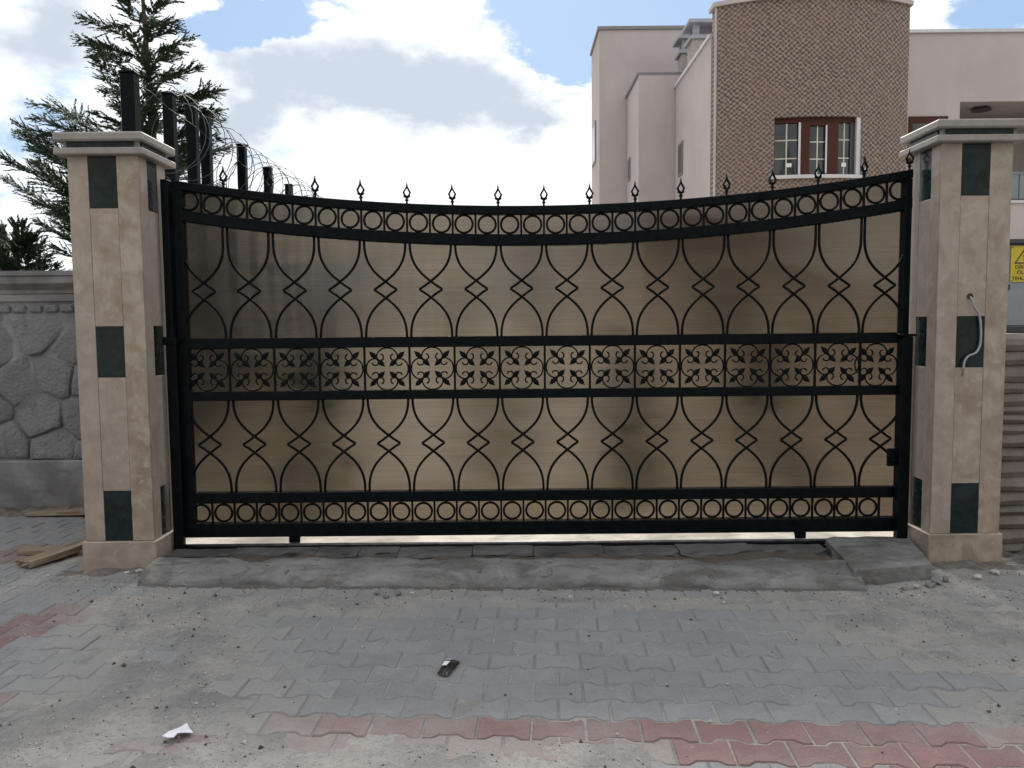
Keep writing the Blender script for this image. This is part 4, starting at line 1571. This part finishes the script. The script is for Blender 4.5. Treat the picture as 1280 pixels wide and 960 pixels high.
cab = empty('electrical_cabinet', (3.9, 5.5, 1.36), label='grey steel electrical cabinet on top of the ribbed stone wall', category='cabinet')
MB().box(3.245, 4.3, 5.32, 5.62, 1.395, 1.945, 0.004).build('body', CABINET, cab)
MB().box(3.23, 4.32, 5.28, 5.64, 1.946, 1.975, 0.003).build('top_edge', DARKF, cab)
MB().box(3.235, 4.31, 5.30, 5.63, 1.361, 1.394, 0.003).build('base_edge', DARKF, cab)
dr = MB().box(3.262, 4.28, 5.305, 5.319, 1.41, 1.935, 0.003).build('door', CABINET, cab)
MB().box(3.258, 3.285, 5.294, 5.3045, 1.645, 1.68, 0.002).build('hinge', DARKF, cab)
sg = empty('warning_sign', (3.375, 5.30, 1.70), label='yellow danger of death warning sign fixed to the grey cabinet', category='sign')
MB().box(3.285, 3.465, 5.2985, 5.3043, 1.695, 1.932, 0.0015).build('plate', YELLOW, sg)
tri = [(3.305, 1.815), (3.445, 1.815), (3.375, 1.918)]
tri_i = [(3.3195, 1.8235), (3.4305, 1.8235), (3.375, 1.9035)]
mb = MB()
for a, b in ((0, 1), (1, 2), (2, 0)):
    mb.prism([tri[a], tri[b], tri_i[b], tri_i[a]], 'y', 5.2972, 5.2984)
mb.build('triangle', BLACK, sg)
MB().prism([(3.383, 1.897), (3.362, 1.862), (3.374, 1.862), (3.366, 1.832), (3.390, 1.868), (3.377, 1.868), (3.390, 1.893)], 'y', 5.2972, 5.2984).build('lightning_bolt', BLACK, sg)
for txt, z, s in (('DİKKAT', 1.783, 0.033), ('ÖLÜM', 1.746, 0.035), ('TEHLİKESİ', 1.708, 0.033)):
    cu = bpy.data.curves.new('lettering', 'FONT')
    cu.body = txt
    cu.size = s
    cu.align_x = 'CENTER'
    cu.extrude = 0.0003
    cu.offset = 0.0006
    to = bpy.data.objects.new('lettering_tmp', cu)
    COL.objects.link(to)
    bpy.context.view_layer.update()
    me = bpy.data.meshes.new_from_object(to.evaluated_get(bpy.context.evaluated_depsgraph_get()))
    bpy.data.objects.remove(to)
    me.materials.clear()
    me.materials.append(BLACK)
    place('lettering', me, sg, loc=(3.375, 5.2978, z), rot=(math.pi / 2, 0, 0))
mb = MB()
for px, pz in ((3.296, 1.922), (3.454, 1.922), (3.296, 1.704), (3.454, 1.704)):
    mb = MB().tube([(px, 5.2955, pz), (px, 5.2984, pz)], 0.0042, 8, up=Vector((0, 0, 1)))
    mb.build('screw', STEEL, sg)


# ------------------------------------------------------------------ litter and debris
def plank(p0, p1, wd, th, z0, z1, label):
    a, b = Vector((*p0, z0)), Vector((*p1, z1))
    L = (b - a).length
    bm = bmesh.new()
    bmesh.ops.create_cube(bm, size=1)
    bmesh.ops.subdivide_edges(bm, edges=bm.edges[:], cuts=6, use_grid_fill=True)
    for vtx in bm.verts:
        c = vtx.co.copy()
        e = noise.fractal(Vector((c.x * 6 + p0[0], c.y * 3, c.z * 3)), 0.9, 2, 3)
        x = (c.x + 0.5) * L
        if abs(c.x) > 0.49:
            x += 0.02 * noise.noise(Vector((c.y * 7, c.z * 5, p0[1]))) + 0.012 * e
        vtx.co = (x, c.y * wd + 0.004 * e, c.z * th + 0.003 * e)
    me = bpy.data.meshes.new('wood_plank')
    bm.to_mesh(me)
    bm.free()
    me.materials.append(WOOD)
    d = (b - a).normalized()
    o = place('wood_plank', me, None, loc=a, label=label, category='plank')
    o.rotation_euler = d.to_track_quat('X', 'Z').to_euler()
    return o


plank((-2.96, 4.74), (-2.66, 5.40), 0.115, 0.034, 0.030, 0.064, 'split timber plank lying across another plank beside the pillar')
plank((-3.17, 5.07), (-2.62, 5.06), 0.085, 0.030, 0.018, 0.017, 'reddish plank lying underneath the split one beside the pillar')
plank((-3.75, 6.14), (-2.85, 6.10), 0.16, 0.022, 0.02, 0.05, 'wide grey board at the foot of the stone boundary wall')


def crumple(name, poly, zf, material, label, cat, th=0.001, parent=None):
    mb = MB()
    n = len(poly)
    cx = sum(p[0] for p in poly) / n
    cy = sum(p[1] for p in poly) / n
    rings = [1.0, 0.62, 0.28]
    for s_ in rings:
        for i, p in enumerate(poly):
            x, y = cx + (p[0] - cx) * s_, cy + (p[1] - cy) * s_
            mb.v.append((x, y, zf(x, y, i, s_)))
    mb.v.append((cx, cy, zf(cx, cy, 0, 0)))
    for r_ in range(2):
        for i in range(n):
            j = (i + 1) % n
            mb.f.append((r_ * n + i, r_ * n + j, (r_ + 1) * n + j, (r_ + 1) * n + i))
    for i in range(n):
        mb.f.append((2 * n + i, 2 * n + (i + 1) % n, 3 * n))
    me = mb.mesh(name, material)
    o = place(name, me, parent)
    if label:
        o['label'] = label
        o['category'] = cat
    so = o.modifiers.new('solid', 'SOLIDIFY')
    so.thickness = th
    return o


crumple('paper_scrap', [(-1.235, 2.70), (-1.225, 2.735), (-1.205, 2.765), (-1.185, 2.79), (-1.165, 2.765), (-1.140, 2.735), (-1.165, 2.715), (-1.185, 2.71), (-1.19, 2.69), (-1.21, 2.685)],
        lambda x, y, i, s: 0.012 + 0.022 * abs(noise.noise(Vector((x * 30, y * 30, 2)))) + (0.012 if y < 2.73 else 0.004), PAPER, 'crumpled white paper scrap lying on the sandy dust', 'paper')
wr = crumple('candy_wrapper', [(-0.322, 3.225), (-0.312, 3.275), (-0.300, 3.325), (-0.294, 3.355), (-0.262, 3.352), (-0.232, 3.335), (-0.245, 3.29), (-0.262, 3.235), (-0.275, 3.195), (-0.305, 3.205)],
             lambda x, y, i, s: 0.006 + 0.018 * (1 - s) + 0.010 * abs(noise.noise(Vector((x * 40, y * 25, 5)))), WRAP, 'crumpled black foil wrapper with white print, on the pavers', 'wrapper')
MB().add([(-0.305, 3.250, 0.0300), (-0.285, 3.243, 0.0315), (-0.272, 3.282, 0.033), (-0.294, 3.288, 0.0312)], [(0, 1, 2, 3)]).build('white_print', STICKER, wr)
MB().add([(-0.292, 3.305, 0.0285), (-0.272, 3.300, 0.030), (-0.268, 3.325, 0.027), (-0.286, 3.330, 0.026)], [(0, 1, 2, 3)]).build('grey_print', GREYP, wr)


def chunk_geo(r, rd_):
    bm = bmesh.new()
    bmesh.ops.create_icosphere(bm, subdivisions=1, radius=1)
    sx, sy, sz = r * rd_.uniform(0.7, 1.4), r * rd_.uniform(0.6, 1.1), r * rd_.uniform(0.35, 0.7)
    for vtx in bm.verts:
        k = rd_.uniform(0.72, 1.15)
        vtx.co = (vtx.co.x * sx * k, vtx.co.y * sy * k, vtx.co.z * sz * k)
    bmesh.ops.rotate(bm, cent=(0, 0, 0), matrix=Matrix.Rotation(rd_.uniform(0, 6.28), 3, 'Z'), verts=bm.verts[:])
    bm.verts.index_update()
    r_ = ([v.co.copy() for v in bm.verts], [[v.index for v in f.verts] for f in bm.faces])
    bm.free()
    return r_


chunks = [((-2.22, 4.655), 0.034, CHIP, 'white broken stone at the front corner of the pillar near the razor wire', 'left'), ((-2.285, 4.645), 0.020, CHIP, None, 'l'),
          ((2.18, 4.235), 0.026, CHIP, None, 'r'), ((2.27, 4.27), 0.034, CONC, None, 'r'), ((2.11, 4.23), 0.022, CONC, None, 'r'), ((2.33, 4.31), 0.030, CONC, None, 'r'),
          ((2.40, 4.35), 0.028, CONC, None, 'r'), ((2.60, 4.39), 0.030, CHIP, None, 'p'), ((2.75, 4.48), 0.030, CHIP, None, 'p'),
          ((-0.62, 4.21), 0.026, CONC, None, 'm'), ((-0.74, 4.23), 0.022, CONC, None, 'm'), ((-0.68, 4.17), 0.017, CONC, None, 'm'), ((-0.55, 4.235), 0.016, CHIP, None, 'm'), ((1.08, 4.165), 0.022, CHIP, None, 's')]
LBL = {'l': 'small pale stone chip at the foot of the pillar next to the razor wire', 'r': 'concrete rubble lump heaped against the rough concrete block',
       'p': 'pale stone chip on the dirt in front of the pillar with the hanging cable', 'm': 'small concrete crumb lying along the middle of the apron edge',
       's': 'single pale chip beside the apron edge near the concrete block'}
WHICH = {(2.18, 4.235): 'pale angular rubble piece in the heap against the rough concrete block', (2.27, 4.27): 'largest grey rubble lump in the heap against the rough concrete block',
         (2.11, 4.23): 'smallest grey rubble lump at the outer end of the heap by the concrete block', (2.60, 4.39): 'pale chip lying between the rubble heap and the pillar plinth',
         (2.75, 4.48): 'pale chip lying right below the plinth of the pillar with the hanging cable', (-0.55, 4.235): 'pale crumb touching the apron edge beside grey crumbs',
         (-0.62, 4.21): 'largest of the grey crumbs lying along the apron edge'}
for (p, r_, m_, lb, key) in chunks:
    lb = lb or WHICH.get(p)
    rd_ = random.Random(p[0] * 100)
    v, f = chunk_geo(r_, rd_)
    mb = MB().add(v, f)
    minz = min(q[2] for q in v)
    kw = dict(label=lb or LBL[key], category='rubble', group='loose rubble along the gate')
    place('stone_chunk', mb.mesh('stone_chunk', m_), None, loc=(p[0], p[1], -minz - 0.003), **kw)

# earth heaped at the feet of the pillars and along the wall
DIRT = m_simple('grey brown earth', (0.15, 0.135, 0.12), 0.95, 0.35, 24, 0.8)


def earth(x0, x1, y0, y1, hmax, seed):
    def hf(x, y):
        ex = min(1, (x - x0) / 0.12, (x1 - x) / 0.12)
        ey = min(1, (y - y0) / 0.09)
        k = max(0, min(ex, ey))
        return -0.012 + hmax * k * (0.65 + 0.7 * fbm(x * 8, y * 8, seed, 4)) + 0.004 * fbm(x * 40, y * 40, seed, 2)
    return grid_sheet(x0, x1, y0, y1, 0.014, hf)


mb = MB()
mb.add(*earth(-2.75, -2.02, 4.54, 4.70, 0.034, 1.0))
mb.add(*earth(2.30, 3.25, 4.50, 4.70, 0.034, 2.0))
mb.add(*earth(2.90, 3.9, 4.66, 4.90, 0.06, 4.0))
mb.add(*earth(-5.2, -2.8, 6.06, 6.32, 0.06, 3.0))
mb.build('earth', DIRT, None, True, kind='stuff', label='loose brown earth heaped at the feet of the pillars and walls', category='earth')

# gravel and grit scattered over the street
rg = random.Random(77)
mbg, mbd = MB(), MB()
cnt = 0
while cnt < 5200:
    x = rg.uniform(-3.2, 3.2)
    y = rg.uniform(2.35, 4.7) if rg.random() < 0.9 or x > -2.6 else rg.uniform(4.6, 6.2)
    if -2.0 < x < 1.9 and y > 4.31 - 0.045 * x:
        continue
    h = dust_h(x, y)
    near_apron = 1 - smoothstep(0.0, 0.32, abs(y - (4.30 - 0.045 * x)))
    pr = 0.05 + 0.75 * smoothstep(-0.002, 0.003, h) + 0.55 * near_apron
    if rg.random() > pr:
        continue
    r_ = min(0.013, 0.0018 * math.exp(rg.gauss(0.35, 0.55)))
    z = max(h, 0.0) + r_ * 0.25
    a = rg.uniform(0, 6.28)
    q = [Vector((math.cos(a + k * 2.09), math.sin(a + k * 2.09), 0)) * r_ * rg.uniform(0.8, 1.3) for k in range(3)]
    t_ = Vector((rg.uniform(-.3, .3) * r_, rg.uniform(-.3, .3) * r_, r_ * rg.uniform(0.5, 1.0)))
    c = Vector((x, y, z))
    dn = Vector((0, 0, -r_ * 0.6))
    (mbd if rg.random() < 0.4 else mbg).add([c + q[0], c + q[1], c + q[2], c + t_, c + dn], [(0, 1, 3), (1, 2, 3), (2, 0, 3), (1, 0, 4), (2, 1, 4), (0, 2, 4)])
    cnt += 1
mbg.build('gravel', CHIP, None, kind='stuff', label='pale grit and gravel scattered over the street', category='gravel')
mbd.build('grit', SOIL, None, kind='stuff', label='dark specks of soil and grit scattered over the street', category='grit')
